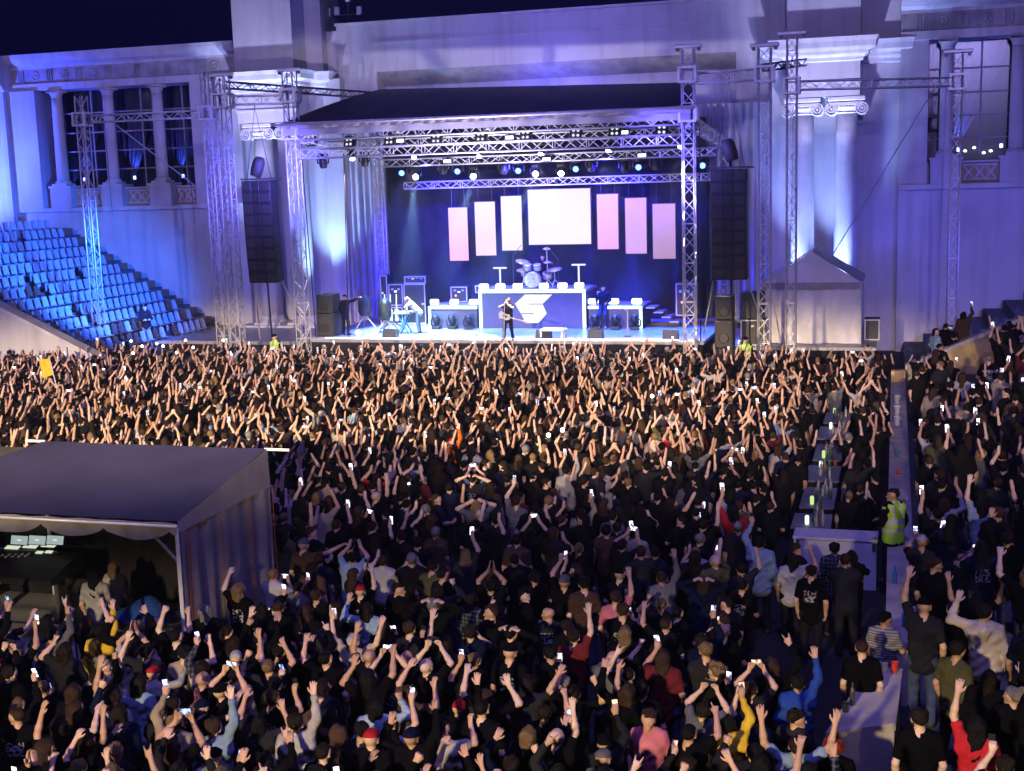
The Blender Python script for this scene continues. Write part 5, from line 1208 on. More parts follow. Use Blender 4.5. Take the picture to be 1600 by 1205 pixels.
def person(x, y, z, pose, rot=0, mirror=False, scale=1.0, top='short', col='black', hair='short', hcol='black', skin=None, pants=(.012, .012, .016), zone='', label=None, screen=None, tilt=(0, 0), group='concert crowd', extra=None, mkphone=True):
    b = link('person', BODY[pose]); M = Matrix.Translation((x, y, z)) @ Matrix.Rotation(rot, 4, 'Z') @ Matrix.Rotation(tilt[0], 4, 'X') @ Matrix.Rotation(tilt[1], 4, 'Y') @ Matrix.Diagonal(((-scale if mirror else scale), scale, scale, 1))
    b.matrix_world = M
    b.color = (*(skin or rng.choice(SKINS)), 1)
    gar = {'short': 'T-shirt', 'long': 'sweatshirt', 'hood': 'hooded jacket'}[top]
    hn = HN[hair].format(hcol)
    base = label or f"person in {col} {gar}, {hn}, {POSES[pose]['t']}{', '+zone if zone else ''}"
    tag(b, base, 'person', group)
    s = link({'short': 'shirt', 'long': 'jacket', 'hood': 'hooded_jacket'}[top], garment(top, pose), b)
    j = rng.uniform(.8, 1.25); c = CN[col]; s.color = (c[0]*j, c[1]*j, c[2]*j, 1)
    pm = extra or ('cloth_print' if top == 'short' and col in ('black', 'charcoal', 'navy') and rng.random() < .38 else 'cloth_plaid' if top == 'long' and col in ('charcoal', 'navy', 'maroon') and rng.random() < .4 else 'cloth_stripe' if col in ('light blue', 'grey') and rng.random() < .3 else None)
    if pm: s.material_slots[0].link = 'OBJECT'; s.material_slots[0].material = MATS[pm]
    p = link('trousers', PANTS.get(pose, STDPANTS), b); p.color = (*pants, 1)
    if hair != 'bald':
        h = link({'cap': 'cap', 'beanie': 'beanie'}.get(hair, 'hair'), HAIR[hair], b); h.matrix_local = HMAT[pose]
        hc = CN[hcol] if hair in ('cap', 'beanie') else HC[hcol]; h.color = (*hc, 1)
    ph = POSES[pose].get('phone') if mkphone else None
    if ph:
        c_, land = ph; o = link('phone', PHB)
        o.matrix_world = M @ Matrix.Translation(c_) @ Matrix.Rotation(rad(rng.uniform(4, 16)), 4, 'X') @ Matrix.Rotation(rad(rng.uniform(-9, 9)), 4, 'Y') @ (Matrix.Rotation(LS, 4, 'Y') if land else Matrix.Identity(4))
        lit = screen or rng.choice(['phone_lit', 'phone_lit', 'phone_lit', 'phone_lit', 'phone_blue', 'phone_warm', 'dark'])
        if lit != 'dark': link('screen', SCR[lit], o)
        wh = {'phone2': 'overhead', 'phone1': 'high', 'phonefwd': 'ahead', 'phoneface': 'at face'}.get(pose, 'up')
        lb = f"{'lit' if lit != 'dark' else 'dark'} phone held {wh} by {col} {gar} wearer, {hn}, {zone}" if zone else f"{'lit' if lit != 'dark' else 'dark'} phone held by the {' '.join(base.split()[:10]).rstrip(',')}"
        if len(lb.split()) > 16: lb = lb.replace(' wearer', '')
        tag(o, lb, 'phone', 'phones held up')
    PEOPLE.append((x, y, .3)); LABELS.add(base)
    return b

VEST = {}
def vest_mesh(pose):
    if pose in VEST: return VEST[pose]
    J = joints(POSES[pose]); t = []; torso(t, J, .046, -.10, .05); v, f = surface_nets(t, .017, .003)
    z = v[f].mean(1)[:, 2]; x = v[f].mean(1)[:, 0]
    mi = ((abs(z-1.02) < .03) | (abs(z-1.16) < .03) | ((abs(abs(x)-.09) < .022) & (z > 1.16))).astype(np.int32)
    VEST[pose] = np_mesh('vest', v, f, ['vest_lime', 'vest_band'], mi); return VEST[pose]
# ------------------------------------------------------------------ performers and crew
def custom(nm_, P):
    POSES[nm_] = P; J, pa = make_pose(nm_, P)
    for n_ in 'lr':
        a_, t_ = J['leg'+n_][2:]; pa.append((a_-V3(0, .02, .03), t_, .05, .042, .02))
    v, f = surface_nets(pa, .02, .004); PANTS[nm_] = np_mesh('trousers', v, f, ['cloth', 'shoe'], shoes_mi(v, f))
custom('sing', dict(r=dict(w=(.06, .20, 1.50), p=(.9, .1, -.5), f=(-.4, .2, .8), n=(-.7, -.3, 0), h='fist'), l=dict(w=(.06, .18, 1.47), p=(.9, .1, -.5), f=(-.4, .2, .8), n=(-.7, -.3, 0), h='fist'), head=(0, .1), legr=((.10, 0, .93), (.15, .06, .5), (.2, .0, .09), (.25, .14, .035)), legl=((.10, 0, .93), (.13, .02, .5), (.16, -.05, .09), (.2, .1, .035)), t='singing'))
custom('bend', dict(r=dict(w=(.22, .55, .98), p=(.4, -.3, .6), f=(-.2, .8, -.3), n=(0, 0, -1), h='relax', abs=True), l=dict(w=(.16, .5, .95), p=(.4, -.3, .6), f=(-.2, .8, -.3), n=(0, 0, -1), h='relax', abs=True), lean=(.75, 0), head=(0, .1), t='bending'))
custom('drum', dict(pel=(0, 0, .62), r=dict(w=(.24, .36, .98), p=(.8, -.3, -.3), f=(-.2, .8, .1), n=(0, 0, -1), h='fist', abs=True), l=dict(w=(.28, .32, 1.12), p=(.8, -.3, -.3), f=(-.1, .6, .5), n=(0, 0, -1), h='fist', abs=True), lean=(.1, 0), legr=((.1, .02, .62), (.2, .42, .58), (.2, .42, .12), (.22, .58, .04)), legl=((.1, .02, .62), (.22, .40, .58), (.24, .40, .12), (.26, .56, .04)), t='drumming'))
custom('sit', dict(pel=(0, -.02, 1.03), r=dict(w=(.27, .10, .98), p=(.6, -.8, 0), n=(-1, 0, 0), h='relax'), l=dict(w=(.2, .2, 1.05), p=(.6, -.8, 0), n=(-1, 0, 0), h='relax'), legr=((.10, .02, 1.0), (.12, .36, .62), (.12, .34, .12), (.13, .5, .05)), legl=((.10, .02, 1.0), (.14, .34, .60), (.16, .30, .12), (.18, .46, .05)), t='sitting'))
G2 = 'people on the stage'
p = atZ(795, 532, DZ); SG = person(p.x, p.y, DZ, 'sing', math.pi, False, 1.0, 'short', 'charcoal', 'long', 'blond', label='long-haired singer with raised hands at the microphone', group=G2)
def guitar(M, mt, label):
    o = empty('electric_guitar', (0, 0, 0), label, 'guitar', 'electric guitars'); o.matrix_world = M
    q = MB(); q.prism([(-.26, -.14), (-.08, -.11), (.04, -.15), (.16, -.1), (.2, .0), (.14, .12), (.02, .09), (-.1, .13), (-.24, .17), (-.32, .05)], -.025, .025, lambda u, v, d: Vector((u, d, v))); q.build('body', mt, o)
    q = MB(); q.bbox(.12, .78, -.045, -.026, -.028, .028, .006); q.build('neck', 'wood_guitar', o)
    q = MB(); q.prism([(.78, -.03), (.95, -.05), (.97, .01), (.78, .03)], -.05, -.03, lambda u, v, d: Vector((u, d, v))); q.build('headstock', mt, o)
    q = MB(); q.box(-.12, .06, -.032, -.0255, -.04, .04); q.build('pickup', 'black_metal', o)
guitar(Matrix.Translation((p.x-.02, p.y-.24, DZ+1.0)) @ Matrix.Rotation(math.pi, 4, 'Z') @ Matrix.Rotation(rad(-14), 4, 'Y') @ Matrix.Rotation(math.pi, 4, 'Z'), 'shoe_white', 'white electric guitar slung across the singer')
o = wempty('microphone_stand', (p.x-.12, p.y-.3, DZ), 'straight microphone stand in front of the singer', 'mic stand', 'boom stands')
q = MB(); q.tube([(p.x-.12, p.y-.3, DZ), (p.x-.06, p.y-.26, DZ+1.5)], .022, 6); q.build('pole', 'strap_white', o)
q = MB(); q.lathe([(.17, 0), (.15, .03)], 12, Matrix.Translation((p.x-.12, p.y-.3, DZ))); q.build('foot', 'black_metal', o)
p = atZ(655, 521, DZ); person(p.x, p.y, DZ, 'bend', rad(100), False, 1.0, 'short', 'white', 'long', 'blond', pants=(.10, .16, .26), label='blond musician in white bending over a keyboard stand at stage left', group=G2)
o = wempty('keyboard_stand', (p.x-.65, p.y, DZ), 'cyan-lit stand with instruments before the bending musician', 'stand')
q = MB()
for s in (-1, 1): q.tube([(p.x-.65-.25*s, p.y-.2, DZ), (p.x-.65+.25*s, p.y-.2, DZ+.85)], .03, 6); q.tube([(p.x-.65-.25*s, p.y+.2, DZ), (p.x-.65+.25*s, p.y+.2, DZ+.85)], .03, 6)
q.build('legs', mat('cyan_metal', (.05, .3, .5), .4, .3).name, o, kind='stuff'); box_part('board', o, 'white_box', p.x-1.05, p.x-.3, p.y-.28, p.y+.28, DZ+.851, DZ+.95, c=.02)
person(c.x+.28, 54.85, 3.2, 'drum', math.pi, False, 1.0, 'short', 'charcoal', 'long', 'brown', label='long-haired drummer seated behind the silver drum kit', group=G2)
p = atY(943, 512, Y0-.05); person(p.x, Y0+.02, DZ, 'sit', math.pi, False, 1.0, 'long', 'navy', 'buzz', 'brown', pants=(.02, .03, .10), label='man in blue jeans sitting on the low right riser', group=G2)
p = atZ(541, 524, DZ); person(p.x, p.y, DZ, 'side', rad(-10), False, 1.0, 'long', 'navy', 'cap', 'black', label='dark-dressed stagehand with arm outstretched beside the left curtain', group=G2)
for k, (px, py, lb) in enumerate(((430, 546, 'security guard in lime vest at the stage front by the left tower'), (1165, 546, 'security guard in lime vest at the stage front by the right speakers'))):
    p = atZ(px, py, 1.9); b = person(p.x, 46.9, .25, 'stand', rad(170), False, 1.0, 'long', 'black', 'cap', 'black', label=lb, group='security guards'); b.location.x = atY(px, py, 46.9).x; link('vest', vest_mesh('stand'), b)
p = atZ(230, 533, 1.1); person(p.x, p.y, .95, 'crossed', rad(-140), False, 1.03, 'long', 'charcoal', 'short', 'brown', pants=(.2, .2, .22), label='man standing with folded arms before the blue seats', group=G2)

# ------------------------------------------------------------------ spectators one can pick out in the photograph
def place(px, py, sc=1.0, zhead=1.66):
    z = 0.0
    for _ in range(6):
        p = atZ(px, py, z+zhead*sc); z = floorR(p.x, p.y) if p.x > .45 else 0
    return p.x, p.y, z
JEANS = (.05, .07, .13)
NB = [
 (957, 806, 'stand', 0, 'hood', 'grey', 'short', 'chestnut', None, 'person in light grey hooded jacket standing alone mid floor', 1.0),
 (908, 800, 'phone1', 0, 'long', 'beige', 'long', 'chestnut', None, 'woman in taupe jacket holding up a phone beside the grey hooded jacket', .96),
 (474, 850, 'side', 0, 'short', 'brown', 'cap', 'grey', None, 'man in brown T-shirt and grey cap pointing right beside the tent', 1.06),
 (587, 775, 'arm', 0, 'short', 'black', 'bald', 'black', None, 'bald man in black T-shirt, arm up, mid floor left', 1.05),
 (807, 782, 'phone1', 1, 'short', 'grey', 'short', 'chestnut', None, 'man in patterned grey T-shirt filming mid floor', 1.05),
 (885, 735, 'arm', 0, 'long', 'white', 'short', 'black', None, 'person in white long sleeves pointing up mid floor', 1.0),
 (1188, 846, 'phone1', 1, 'long', 'light blue', 'short', 'black', None, 'person in pale blue sweatshirt filming left of the white bar box', 1.05),
 (1034, 902, 'arm', 0, 'long', 'grey', 'buzz', 'brown', None, 'man in pale grey long sleeves with shoulder strap, arm up', 1.0),
 (1304, 856, 'stand', 0, 'long', 'charcoal', 'short', 'black', None, 'person in plaid shirt standing before the white bar box', 1.0),
 (1331, 868, 'phoneface', 0, 'hood', 'black', 'long', 'black', None, 'person in black hooded jacket with white stripe before the bar box', .98),
 (1268, 892, 'stand', 0, 'short', 'black', 'short', 'chestnut', None, 'person in black T-shirt at the left front of the bar box', 1.0),
 (1236, 872, 'wave', 0, 'short', 'white', 'long', 'chestnut', None, 'woman in white T-shirt waving before the bar box', .95),
 (962, 932, 'arm', 0, 'short', 'pink', 'short', 'brown', None, 'person in coral pink T-shirt with arm up', 1.0),
 (904, 856, 'stand', 0, 'long', 'black', 'ponytail', 'blond', JEANS, 'woman with long blond ponytail and blue jeans', .97),
 (750, 803, 'crossed', 0, 'short', 'black', 'bald', 'black', None, 'bald man with folded arms mid floor centre', 1.04),
 (738, 748, 'headhold', 0, 'short', 'charcoal', 'short', 'black', None, 'person in printed dark T-shirt, hands on head, mid floor', 1.0),
 (704, 690, 'arm', 0, 'long', 'orange', 'cap', 'red', None, 'person raising an arm, its orange light painted as the top', 1.0),  # orange light on the arm put into the colour of the top
 (529, 673, 'phone2', 0, 'short', 'cream', 'short', 'chestnut', None, 'person in cream top filming at the edge of the bright crowd', 1.0),
 (155, 985, 'arm', 0, 'long', 'yellow', 'short', 'black', None, 'person with yellow sleeve stretched up in front of the tent', 1.0),
 (179, 884, 'stand', 0, 'short', 'white', 'bob', 'blond', None, 'blond person in white T-shirt under the tent eave', 1.0),
 (366, 1052, 'stand', 0, 'long', 'beige', 'short', 'black', None, 'person in tan jacket near the bottom left', 1.02),
 (316, 1060, 'stand', 0, 'short', 'black', 'bald', 'black', None, 'bald man in black T-shirt near the bottom left', 1.0),
 (176, 1086, 'arm', 1, 'short', 'white', 'curly', 'chestnut', None, 'person in white T-shirt stretching an arm, bottom left', 1.05),
 (345, 1078, 'phone2', 0, 'short', 'black', 'cap', 'black', None, 'person in black printed T-shirt and cap filming overhead', 1.0),
 (333, 1135, 'arm', 0, 'long', 'light blue', 'short', 'brown', None, 'person in grey-blue long sleeves with arm up, bottom left', 1.05),
 (333, 1182, 'stand', 0, 'short', 'white', 'cap', 'black', None, 'person in dark cap and white top at the bottom edge', 1.0),
 (27, 1117, 'turned', 0, 'short', 'black', 'buzz', 'brown', None, 'man in black lettered T-shirt at the left edge', 1.0),
 (117, 1105, 'stand', 0, 'short', 'black', 'bob', 'brown', None, 'person with brown bob in black lettered T-shirt, bottom left', 1.0),
 (553, 1000, 'vee', 0, 'short', 'cream', 'cap', 'white', None, 'person in white cap with arms flung up', 1.0),
 (752, 1105, 'stand', 0, 'short', 'black', 'buzz', 'black', None, 'broad man with thinning hair in black T-shirt, bottom centre', 1.08),
 (504, 1174, 'stand', 0, 'short', 'black', 'buzz', 'chestnut', None, 'man with shaved head in black T-shirt at the bottom edge', 1.03),
 (462, 1128, 'arm', 0, 'long', 'white', 'short', 'chestnut', None, 'person in white shirt stretching one arm, bottom centre left', 1.05),
 (614, 1135, 'phone1', 0, 'short', 'light blue', 'short', 'black', None, 'person in light blue shirt filming, bottom centre', 1.0),
 (896, 993, 'arm', 0, 'short', 'maroon', 'short', 'chestnut', None, 'person in maroon T-shirt reaching one arm up', 1.02),
 (1014, 1120, 'stand', 2, 'short', 'pink', 'short', 'brown', None, 'man in pale pink T-shirt facing the camera', 1.0),
 (1138, 1130, 'phone1', 0, 'long', 'yellow', 'short', 'black', None, 'person with bright phone, top painted yellow for lit arm', 1.0),  # yellow light on the arm put into the colour of the top
 (1243, 1120, 'turned', 1, 'long', 'charcoal', 'short', 'chestnut', None, 'person in patterned shirt looking left near the short parapet', 1.02),
 (1247, 1066, 'arm', 0, 'long', 'blue', 'short', 'black', None, 'person in royal blue long sleeves with arm up', 1.0),
 (1303, 1163, 'stand', 0, 'short', 'black', 'curly', 'red', None, 'woman with bushy red hair at the bottom right', 1.0),
 (1347, 1010, 'stand', 0, 'short', 'black', 'buzz', 'brown', None, 'balding man in black T-shirt left of the parapet end', 1.02),
 (1382, 965, 'turned', 1, 'short', 'grey', 'short', 'black', JEANS, 'person in grey T-shirt leaning by the parapet end', .98),
 (1444, 945, 'arm', 1, 'short', 'charcoal', 'cap', 'black', JEANS, 'broad man in dark grey T-shirt and jeans, left arm up', 1.08),
 (1544, 914, 'wave', 1, 'hood', 'cream', 'short', 'chestnut', None, 'man in cream hooded sweatshirt raising a fist on the terrace', 1.05),
 (1527, 1133, 'arm', 1, 'short', 'red', 'long', 'black', None, 'woman in red top with long dark hair, bottom right', 1.0),
 (1437, 1120, 'stand', 0, 'short', 'black', 'short', 'chestnut', None, 'broad person in black T-shirt at the bottom right', 1.1),
 (1535, 785, 'arm', 1, 'short', 'light blue', 'long', 'black', JEANS, 'person in striped blue T-shirt with one arm up on the terrace', 1.0),
 (1476, 786, 'reach', 0, 'long', 'white', 'long', 'brown', None, 'woman in white jacket reaching out on the terrace', .96),
 (1545, 560, 'crossed', 0, 'short', 'black', 'buzz', 'grey', None, 'man in black printed vest high on the terrace', 1.05),
 (1490, 525, 'phoneface', 0, 'long', 'black', 'short', 'black', None, 'dark-dressed person standing at the ochre wall', 1.0),
 (1460, 880, 'turned', 1, 'short', 'black', 'short', 'brown', None, 'man in black T-shirt lit from the side behind the parapet', 1.0),
 (1440, 845, 'phonefwd', 1, 'short', 'charcoal', 'cap', 'white', None, 'person in white cap filming on the terrace edge', 1.0),
]
for px, py, ps, fl, tp, cl, hr, hc, pn, lb, sc in NB:
    sc *= .94; x, y, z = place(px, py, sc)
    person(x, y, z, ps, math.pi if fl == 2 else rng.uniform(-.15, .15), fl == 1, sc, tp, cl, hr, hc, pants=pn or (.012, .012, .016), label=lb, extra='cloth_plaid' if 'plaid' in lb else 'cloth_stripe' if 'striped' in lb else 'cloth_print' if 'printed' in lb or 'patterned' in lb else None)
x, y, z = place(1396, 797, 1.0); b = person(x, y, max(z, .25), 'turned', .5, False, 1.04, 'long', 'black', 'buzz', 'chestnut', label='security guard in lime vest beside the long parapet', group='security guards'); link('vest', vest_mesh('turned'), b)
for px, py, ps, cl, hr, lb in ((1478, 508, 'phoneface', 'black', 'buzz', 'person with yellow armband behind the ochre wall'), (1506, 490, 'phone1', 'brown', 'long', 'woman filming among the seats behind the ochre wall'), (1462, 516, 'talk', 'light blue', 'bob', 'person in pale blue beside the armband wearer')):
    p = atY(px, py, 45.2); person(p.x, p.y, p.z-1.6, ps, -.5, False, .95, 'long', cl, hr, 'chestnut', label=lb)
b = person(-12.25, 17.1, .2, 'stand', .1, False, .96, 'short', 'white', 'long', 'black', label='woman with long black hair in white top behind the mixing desk')
# lettering on two T-shirt backs
def back_text(who, txt, size, zc, st='stand'):
    b = [o for o in bpy.data.objects if o.get('label') == who][0]
    cu = bpy.data.curves.new('lettering', 'FONT'); cu.body = txt; cu.size = size; cu.align_x = 'CENTER'; cu.extrude = .002
    t = bpy.data.objects.new('tmp', cu); me = bpy.data.meshes.new_from_object(t); bpy.data.objects.remove(t)
    me.materials.clear(); me.materials.append(MATS['lettering'])
    J = joints(POSES[st]); T_ = []; torso(T_, J, .022, -.10)
    co = np.zeros(len(me.vertices)*3, np.float32); me.vertices.foreach_get('co', co); co = co.reshape(-1, 3)
    Q = np.stack([co[:, 0], np.full(len(co), -.32, np.float32), zc+co[:, 1]], 1)
    for _ in range(24):                                            # march onto the back of the shirt
        d = np.min([sd_cap(Q, *q[:4]) for q in T_], 0)-.012; Q[:, 1] += np.maximum(d, 0)*.8
    Q[:, 1] -= .004+co[:, 2]; me.vertices.foreach_set('co', Q.astype(np.float32).ravel()); me.update()
    link('lettering', me, b)
back_text('person with brown bob in black lettered T-shirt, bottom left', 'SK', .11, 1.22)
back_text('man in black lettered T-shirt at the left edge', 'DOD', .10, 1.22, 'turned')
back_text('man in black printed vest high on the terrace', 'ANGELS', .095, 1.30, 'crossed')

# ------------------------------------------------------------------ everyone else
def visible(x, y, z, mg=60):
    v = Vector((x, y, z-EYE)); d = v.dot(CF)
    if d < 2: return False
    px = 800+F_PX*v.dot(CR)/d; py = 602.5-F_PX*v.dot(CU)/d
    return -mg < px < 1600+mg and 0 < py < 1205+170
grid_ = {}
def free(x, y, r):
    gx, gy = int(x//1), int(y//1)
    for a in (-1, 0, 1):
        for b_ in (-1, 0, 1):
            for (u, v_, rr) in grid_.get((gx+a, gy+b_), ()):
                if (u-x)**2+(v_-y)**2 < (max(r, rr))**2: return False
    return True
def put(x, y, r): grid_.setdefault((int(x//1), int(y//1)), []).append((x, y, r))
for x, y, r in PEOPLE: put(x, y, .34)
cand = []
def scatter(xa, xb, ya, yb, r, tries, zone, terr=False):
    for _ in range(tries):
        x, y = rng.uniform(xa, xb), rng.uniform(ya, yb)
        if not terr:
            if x > -.25-.0 and y > 17.4: continue
            if x > -1.25 and 14.0 < y < 18.0: continue
            if -2.15 < x < (-.85 if y > 25.2 else -.1) and 23.7 < y < 38: continue
            if x < -10.1 and 15.9 < y < 19.7: continue
            if -2.3 < x < .1 and 21.9 < y < 24.2: continue
            if y > 46.3-.07*abs(x+14): continue
        z = floorR(x, y) if terr else 0
        if not visible(x, y, z+1.7): continue
        rr = r*(rng.uniform(.9, 1.15))
        if free(x, y, rr): put(x, y, rr); cand.append((x, y, z, zone))
scatter(-13.5, -.3, 9.5, 15.9, .46, 6000, 'near')
scatter(-9.9, -2.2, 15.9, 20.5, .54, 2500, 'mid')
scatter(-10.0, -.4, 20.5, 27.0, .58, 2600, 'mid')
scatter(-26, -10.0, 19.8, 27, .48, 5000, 'front')
scatter(-34, -.4, 27.0, 46.3, .47, 20000, 'front'); scatter(-.75, -.35, 25.4, 38, 1.0, 200, 'mid')
scatter(.75, 5.5, 10, 35.5, .58, 3000, 'terr', True); scatter(.7, 1.6, 35.5, 42, .7, 300, 'terr', True); scatter(3.0, 6.5, 35.5, 42.4, .62, 900, 'terr', True)
cand.sort(key=lambda q: q[0]**2+q[1]**2+(EYE-q[2]-1.6)**2)
N_IND = 300-len(PEOPLE)
PZ = {'near': ['arm']*3+['arm2']*4+['vee2']*2+['fist2']*3+['point']*2+['talk']+['drink']+['phonelow']+['fist']*2+['vee']*2+['phone2']*3+['phone1']*6+['phonefwd']*3+['wave']*3+['horns']*2+['both']*3+['stand']*5+['clap']+['reach']*2+['turned']*2,
      'mid': ['talk']*4+['drink']*2+['phonelow']*2+['fist2']*2+['arm2']*2+['stand']*8+['crossed']*4+['turned']*4+['phone1']*3+['phoneface']*3+['phone2']*2+['arm']*2+['phonefwd']*3+['wave', 'headhold', 'side', 'clap'],
      'front': ['arm']*6+['arm2']*6+['vee2']*4+['fist2']*3+['point']*2+['fist']*4+['vee']*3+['phone2']*2+['phone1']*4+['both']*5+['wave']*4+['clap']+['reach']*3+['horns']*3+['stand']*6,
      'terr': ['talk']*3+['drink']+['phonelow']*2+['arm2']*2+['stand']*6+['phone1']*4+['phonefwd']*3+['arm']*3+['turned']*4+['wave']*2+['reach']*2+['phoneface']*3+['clap']+['vee']}
TOPC = ['black']*34+['charcoal']*7+['navy']*5+['grey', 'grey', 'white', 'maroon', 'brown', 'light blue', 'olive', 'beige']
HS = ['short']*7+['buzz']*3+['long']*6+['bob']*2+['curly']+['ponytail']*2+['bun']+['cap']*2+['bald']
HCS = ['black']*7+['chestnut']*7+['brown']*5+['blond']*2+['grey']
def zone_name(x, y, zn):
    if zn == 'terr': return 'terrace near parapet' if x < 1.6 else 'upper right terrace'
    if zn == 'near':
        if y > 14.2 and x < -7.5: return 'just before mixing tent'
        if x < -6.5: return 'bottom left crowd'
        if x < -3.3: return 'bottom centre crowd'
        return 'crowd by short parapet'
    if y < 20.5: return 'right of mixing tent' if x < -6 else 'middle of floor'
    return 'floor behind bar row' if x > -4 else 'far middle floor'
def attrs(zn):
    ps = rng.choice(PZ[zn]); tp = rng.choice(['short']*7+['long']*3+['hood']*2); cl = rng.choice(TOPC); hr = rng.choice(HS); hc = rng.choice(HCS)
    if hr in ('cap', 'beanie'): hc = rng.choice(['black', 'black', 'navy', 'grey', 'white', 'red'] if hr == 'cap' else ['black', 'grey'])
    return ps, tp, cl, hr, hc
for x, y, z, zn in cand[:N_IND]:
    zz = zone_name(x, y, zn)
    for _ in range(60):
        ps, tp, cl, hr, hc = attrs(zn)
        gar = {'short': 'T-shirt', 'long': 'sweatshirt', 'hood': 'hooded jacket'}[tp]
        key = f"person in {cl} {gar}, {HN[hr].format(hc)}, {POSES[ps]['t']}, {zz}"
        k2 = (cl, gar, hr, hc, zz, ps if 'phone' in POSES[ps] else '')
        if key not in LABELS and k2 not in LABELS: break
    LABELS.add(k2)
    person(x, y, z, ps, rng.gauss(0, .22)+(-.15 if zn == 'terr' else 0), rng.random() < .5, rng.uniform(.86, 1.0), tp, cl, hr, hc, pants=rng.choice([(.012, .012, .016)]*4+[JEANS, (.05, .05, .05)]), zone=zz, tilt=(rng.gauss(0, .04), rng.gauss(0, .05)))

# ------------------------------------------------------------------ the mass of the crowd beyond: one object
def template(ps, hair, fine=False):
    J = joints(POSES[ps]); sk, sh, lo, pa = prims(J, True)
    H = lambda x, y, z: J['hd']+J['Rh'] @ V3(x, y, z)
    hp = [(H(0, -.045, .055), H(0, .0, .06), .088, .085, .02)] if hair else []
    if hair == 2: hp += [(H(s*.05, -.07, .02), H(s*.055, -.10, -.30), .055, .035, .03) for s in (-1, 0, 1)]
    grp = [sk, sh, pa, hp]
    allp = sk+sh+pa+hp
    v, f = surface_nets(allp, .023 if fine else .036)
    me = np_mesh('tmp', v, f, []); o = bpy.data.objects.new('tmp', me); COL.objects.link(o)
    md = o.modifiers.new('d', 'DECIMATE'); md.ratio = min(1, (3000 if fine else 700)/(2*len(f)))
    dg = bpy.context.evaluated_depsgraph_get(); e = o.evaluated_get(dg).to_mesh(); e.calc_loop_triangles()
    vv = np.zeros(len(e.vertices)*3, np.float32); e.vertices.foreach_get('co', vv); vv = vv.reshape(-1, 3)
    tt = np.zeros(len(e.loop_triangles)*3, np.int32); e.loop_triangles.foreach_get('vertices', tt); tt = tt.reshape(-1, 3)
    bpy.data.objects.remove(o); bpy.data.meshes.remove(me)
    C = vv[tt].mean(1)
    D = np.stack([np.min([sd_cap(C, q[0], q[1], q[2], q[3]) for q in g], 0) if g else np.full(len(C), 9.) for g in grp], 1)
    D[:, 0] += .004; g = D.argmin(1)
    ph = POSES[ps].get('phone')
    if ph:
        c_, land = ph; hw, hh = (.078, .038) if land else (.038, .078)
        bv = np.array([(c_[0]+sx*hw, c_[1]+sy*.006, c_[2]+sz*hh) for sz in (-1, 1) for sy in (-1, 1) for sx in (-1, 1)], np.float32); n0 = len(vv)
        bt = np.array([(0, 1, 5), (0, 5, 4), (2, 6, 7), (2, 7, 3), (0, 4, 6), (0, 6, 2), (1, 3, 7), (1, 7, 5), (4, 5, 7), (4, 7, 6)])+n0
        vv = np.concatenate([vv, bv]); tt = np.concatenate([tt, bt]); g = np.concatenate([g, np.array([5, 5]+[4]*8)])
    return vv, tt, g
TPL = {}
Vs, Ts, Cs, Ms = [], [], [], []; base_ = 0
for x, y, z, zn in cand[N_IND:]:
    ps = rng.choice(PZ[zn]); hv = 2 if rng.random() < .35 else 1
    key = (ps, hv, y < 25)
    if key not in TPL: TPL[key] = template(*key)
    vv, tt, g = TPL[key]
    sc = rng.uniform(.86, 1.01); a = rng.gauss(0, .25); mir = -1 if rng.random() < .5 else 1
    Rz = np.array(Matrix.Rotation(a, 3, 'Z') @ Matrix.Rotation(rng.gauss(0, .06), 3, 'X') @ Matrix.Rotation(rng.gauss(0, .07), 3, 'Y'), dtype=np.float32)
    W = (vv*np.array((mir*sc, sc, sc), np.float32)) @ Rz.T+np.array((x, y, z), np.float32)
    sk = np.array(rng.choice(SKINS)); cl = np.array(CN[rng.choice(TOPC+(['white', 'cream', 'grey', 'light blue', 'red'] if rng.random() < .25 else []))]); hc = np.array(HC[rng.choice(HCS)])
    pal = np.stack([sk, cl, np.array((.012, .012, .016)), hc, np.array((.02, .02, .02)), np.array((.02, .02, .02))])
    mi = np.where(g == 5, 1 if rng.random() < .7 else 0, 0)
    Vs.append(W); Ts.append((tt if mir > 0 else tt[:, ::-1])+base_); Cs.append(pal[g]); Ms.append(mi); base_ += len(W)
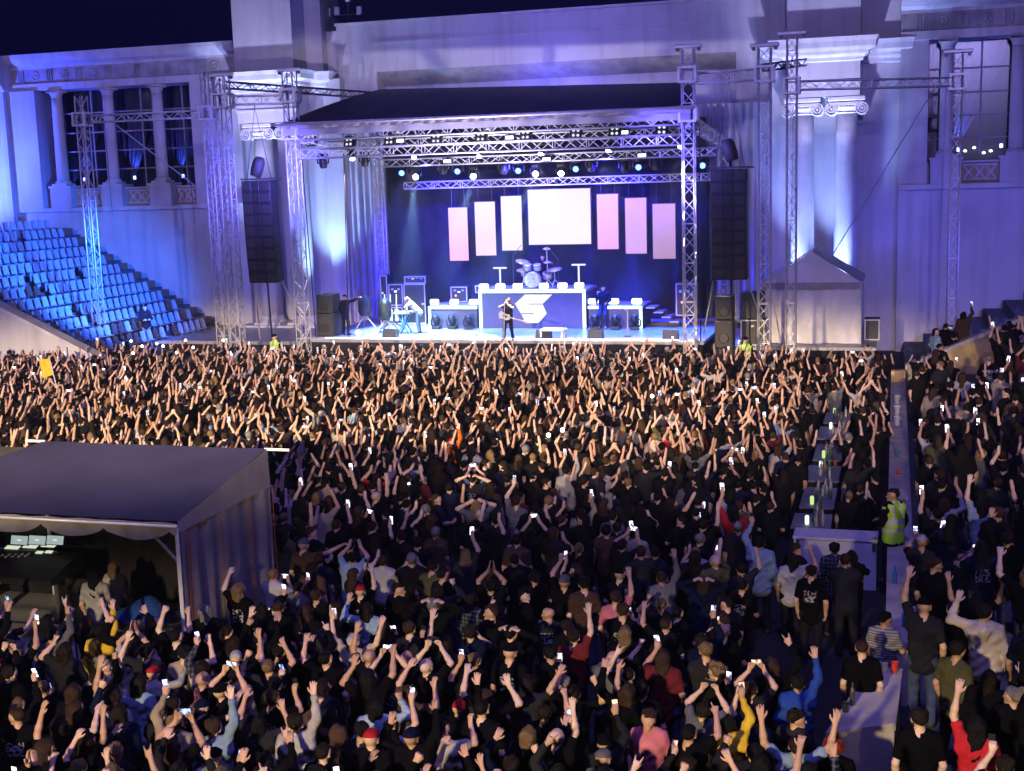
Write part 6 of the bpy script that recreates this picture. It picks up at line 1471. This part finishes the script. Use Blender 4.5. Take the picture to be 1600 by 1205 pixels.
if Vs:
    Vs, Ts, Cs, Ms = (np.concatenate(q) for q in (Vs, Ts, Cs, Ms)); nf = len(Ts)
    me = bpy.data.meshes.new('crowd'); me.vertices.add(len(Vs)); me.vertices.foreach_set('co', Vs.astype(np.float32).ravel())
    me.loops.add(nf*3); me.loops.foreach_set('vertex_index', Ts.astype(np.int32).ravel()); me.polygons.add(nf); me.polygons.foreach_set('loop_start', np.arange(nf, dtype=np.int32)*3)
    me.materials.append(MATS['crowd']); me.materials.append(MATS['phone_lit']); me.polygons.foreach_set('material_index', Ms.astype(np.int32))
    me.polygons.foreach_set('use_smooth', np.full(nf, True)); me.update(calc_edges=True)
    at = me.attributes.new('Col', 'FLOAT_COLOR', 'FACE'); at.data.foreach_set('color', np.concatenate([Cs, np.ones((nf, 1))], 1).astype(np.float32).ravel())
    link('crowd', me, None, 'dense crowd with raised arms and phones filling the floor before the stage', 'crowd', None, 'stuff')
print('CROWD', len(cand), len(PEOPLE), nf)
# phone torches glowing over the far left of the crowd
for k, (px, py) in enumerate(((205, 533), (245, 537), (255, 541), (290, 532), (302, 543), (349, 532), (222, 541), (276, 551), (208, 552), (1019, 619), (879, 672), (857, 680))):
    p = atZ(px, py, 2.05) if py < 600 else atZ(px, py, 2.0)
    if p.y > 43.5: p = atY(px, py, 43.0)
    o = wempty('phone_torch', p, f"bright phone torch held up, {ORD[sorted([205, 245, 255, 290, 302, 349, 222, 276, 208]).index(px)]+' over the far left crowd' if px < 400 else ('over the front crowd at right centre' if px > 1000 else 'upper' if px > 870 else 'lower')+(' of two over the middle crowd' if px < 1000 else '')}", 'phone', 'phone torches')
    box_part('case', o, 'phone_body', p.x-.04, p.x+.04, p.y, p.y+.012, p.z-.15, p.z+.02)
    q = MB(); q.lathe([(.05, 0), (.045, .02), (.01, .03)], 10, Matrix.Translation((p.x, p.y-.001, p.z)) @ Matrix.Rotation(rad(90), 4, 'X')); q.build('flash', 'torch', o)

# ------------------------------------------------------------------ thin stage smoke hanging in the night air
hm = bpy.data.materials.new('haze'); hm.use_nodes = True; MATS['haze'] = hm; nt = hm.node_tree; nt.nodes.remove(nt.nodes['Principled BSDF'])
pv = nt.nodes.new('ShaderNodeVolumePrincipled'); pv.inputs['Color'].default_value = (.62, .68, 1, 1); pv.inputs['Density'].default_value = .0015; pv.inputs['Anisotropy'].default_value = .65
nt.links.new(pv.outputs[0], nt.nodes['Material Output'].inputs['Volume'])
MB().box(-160, 160, -70, 170, -1, 27).build('haze', 'haze', kind='stuff')
scene.cycles.volume_bounces = 0
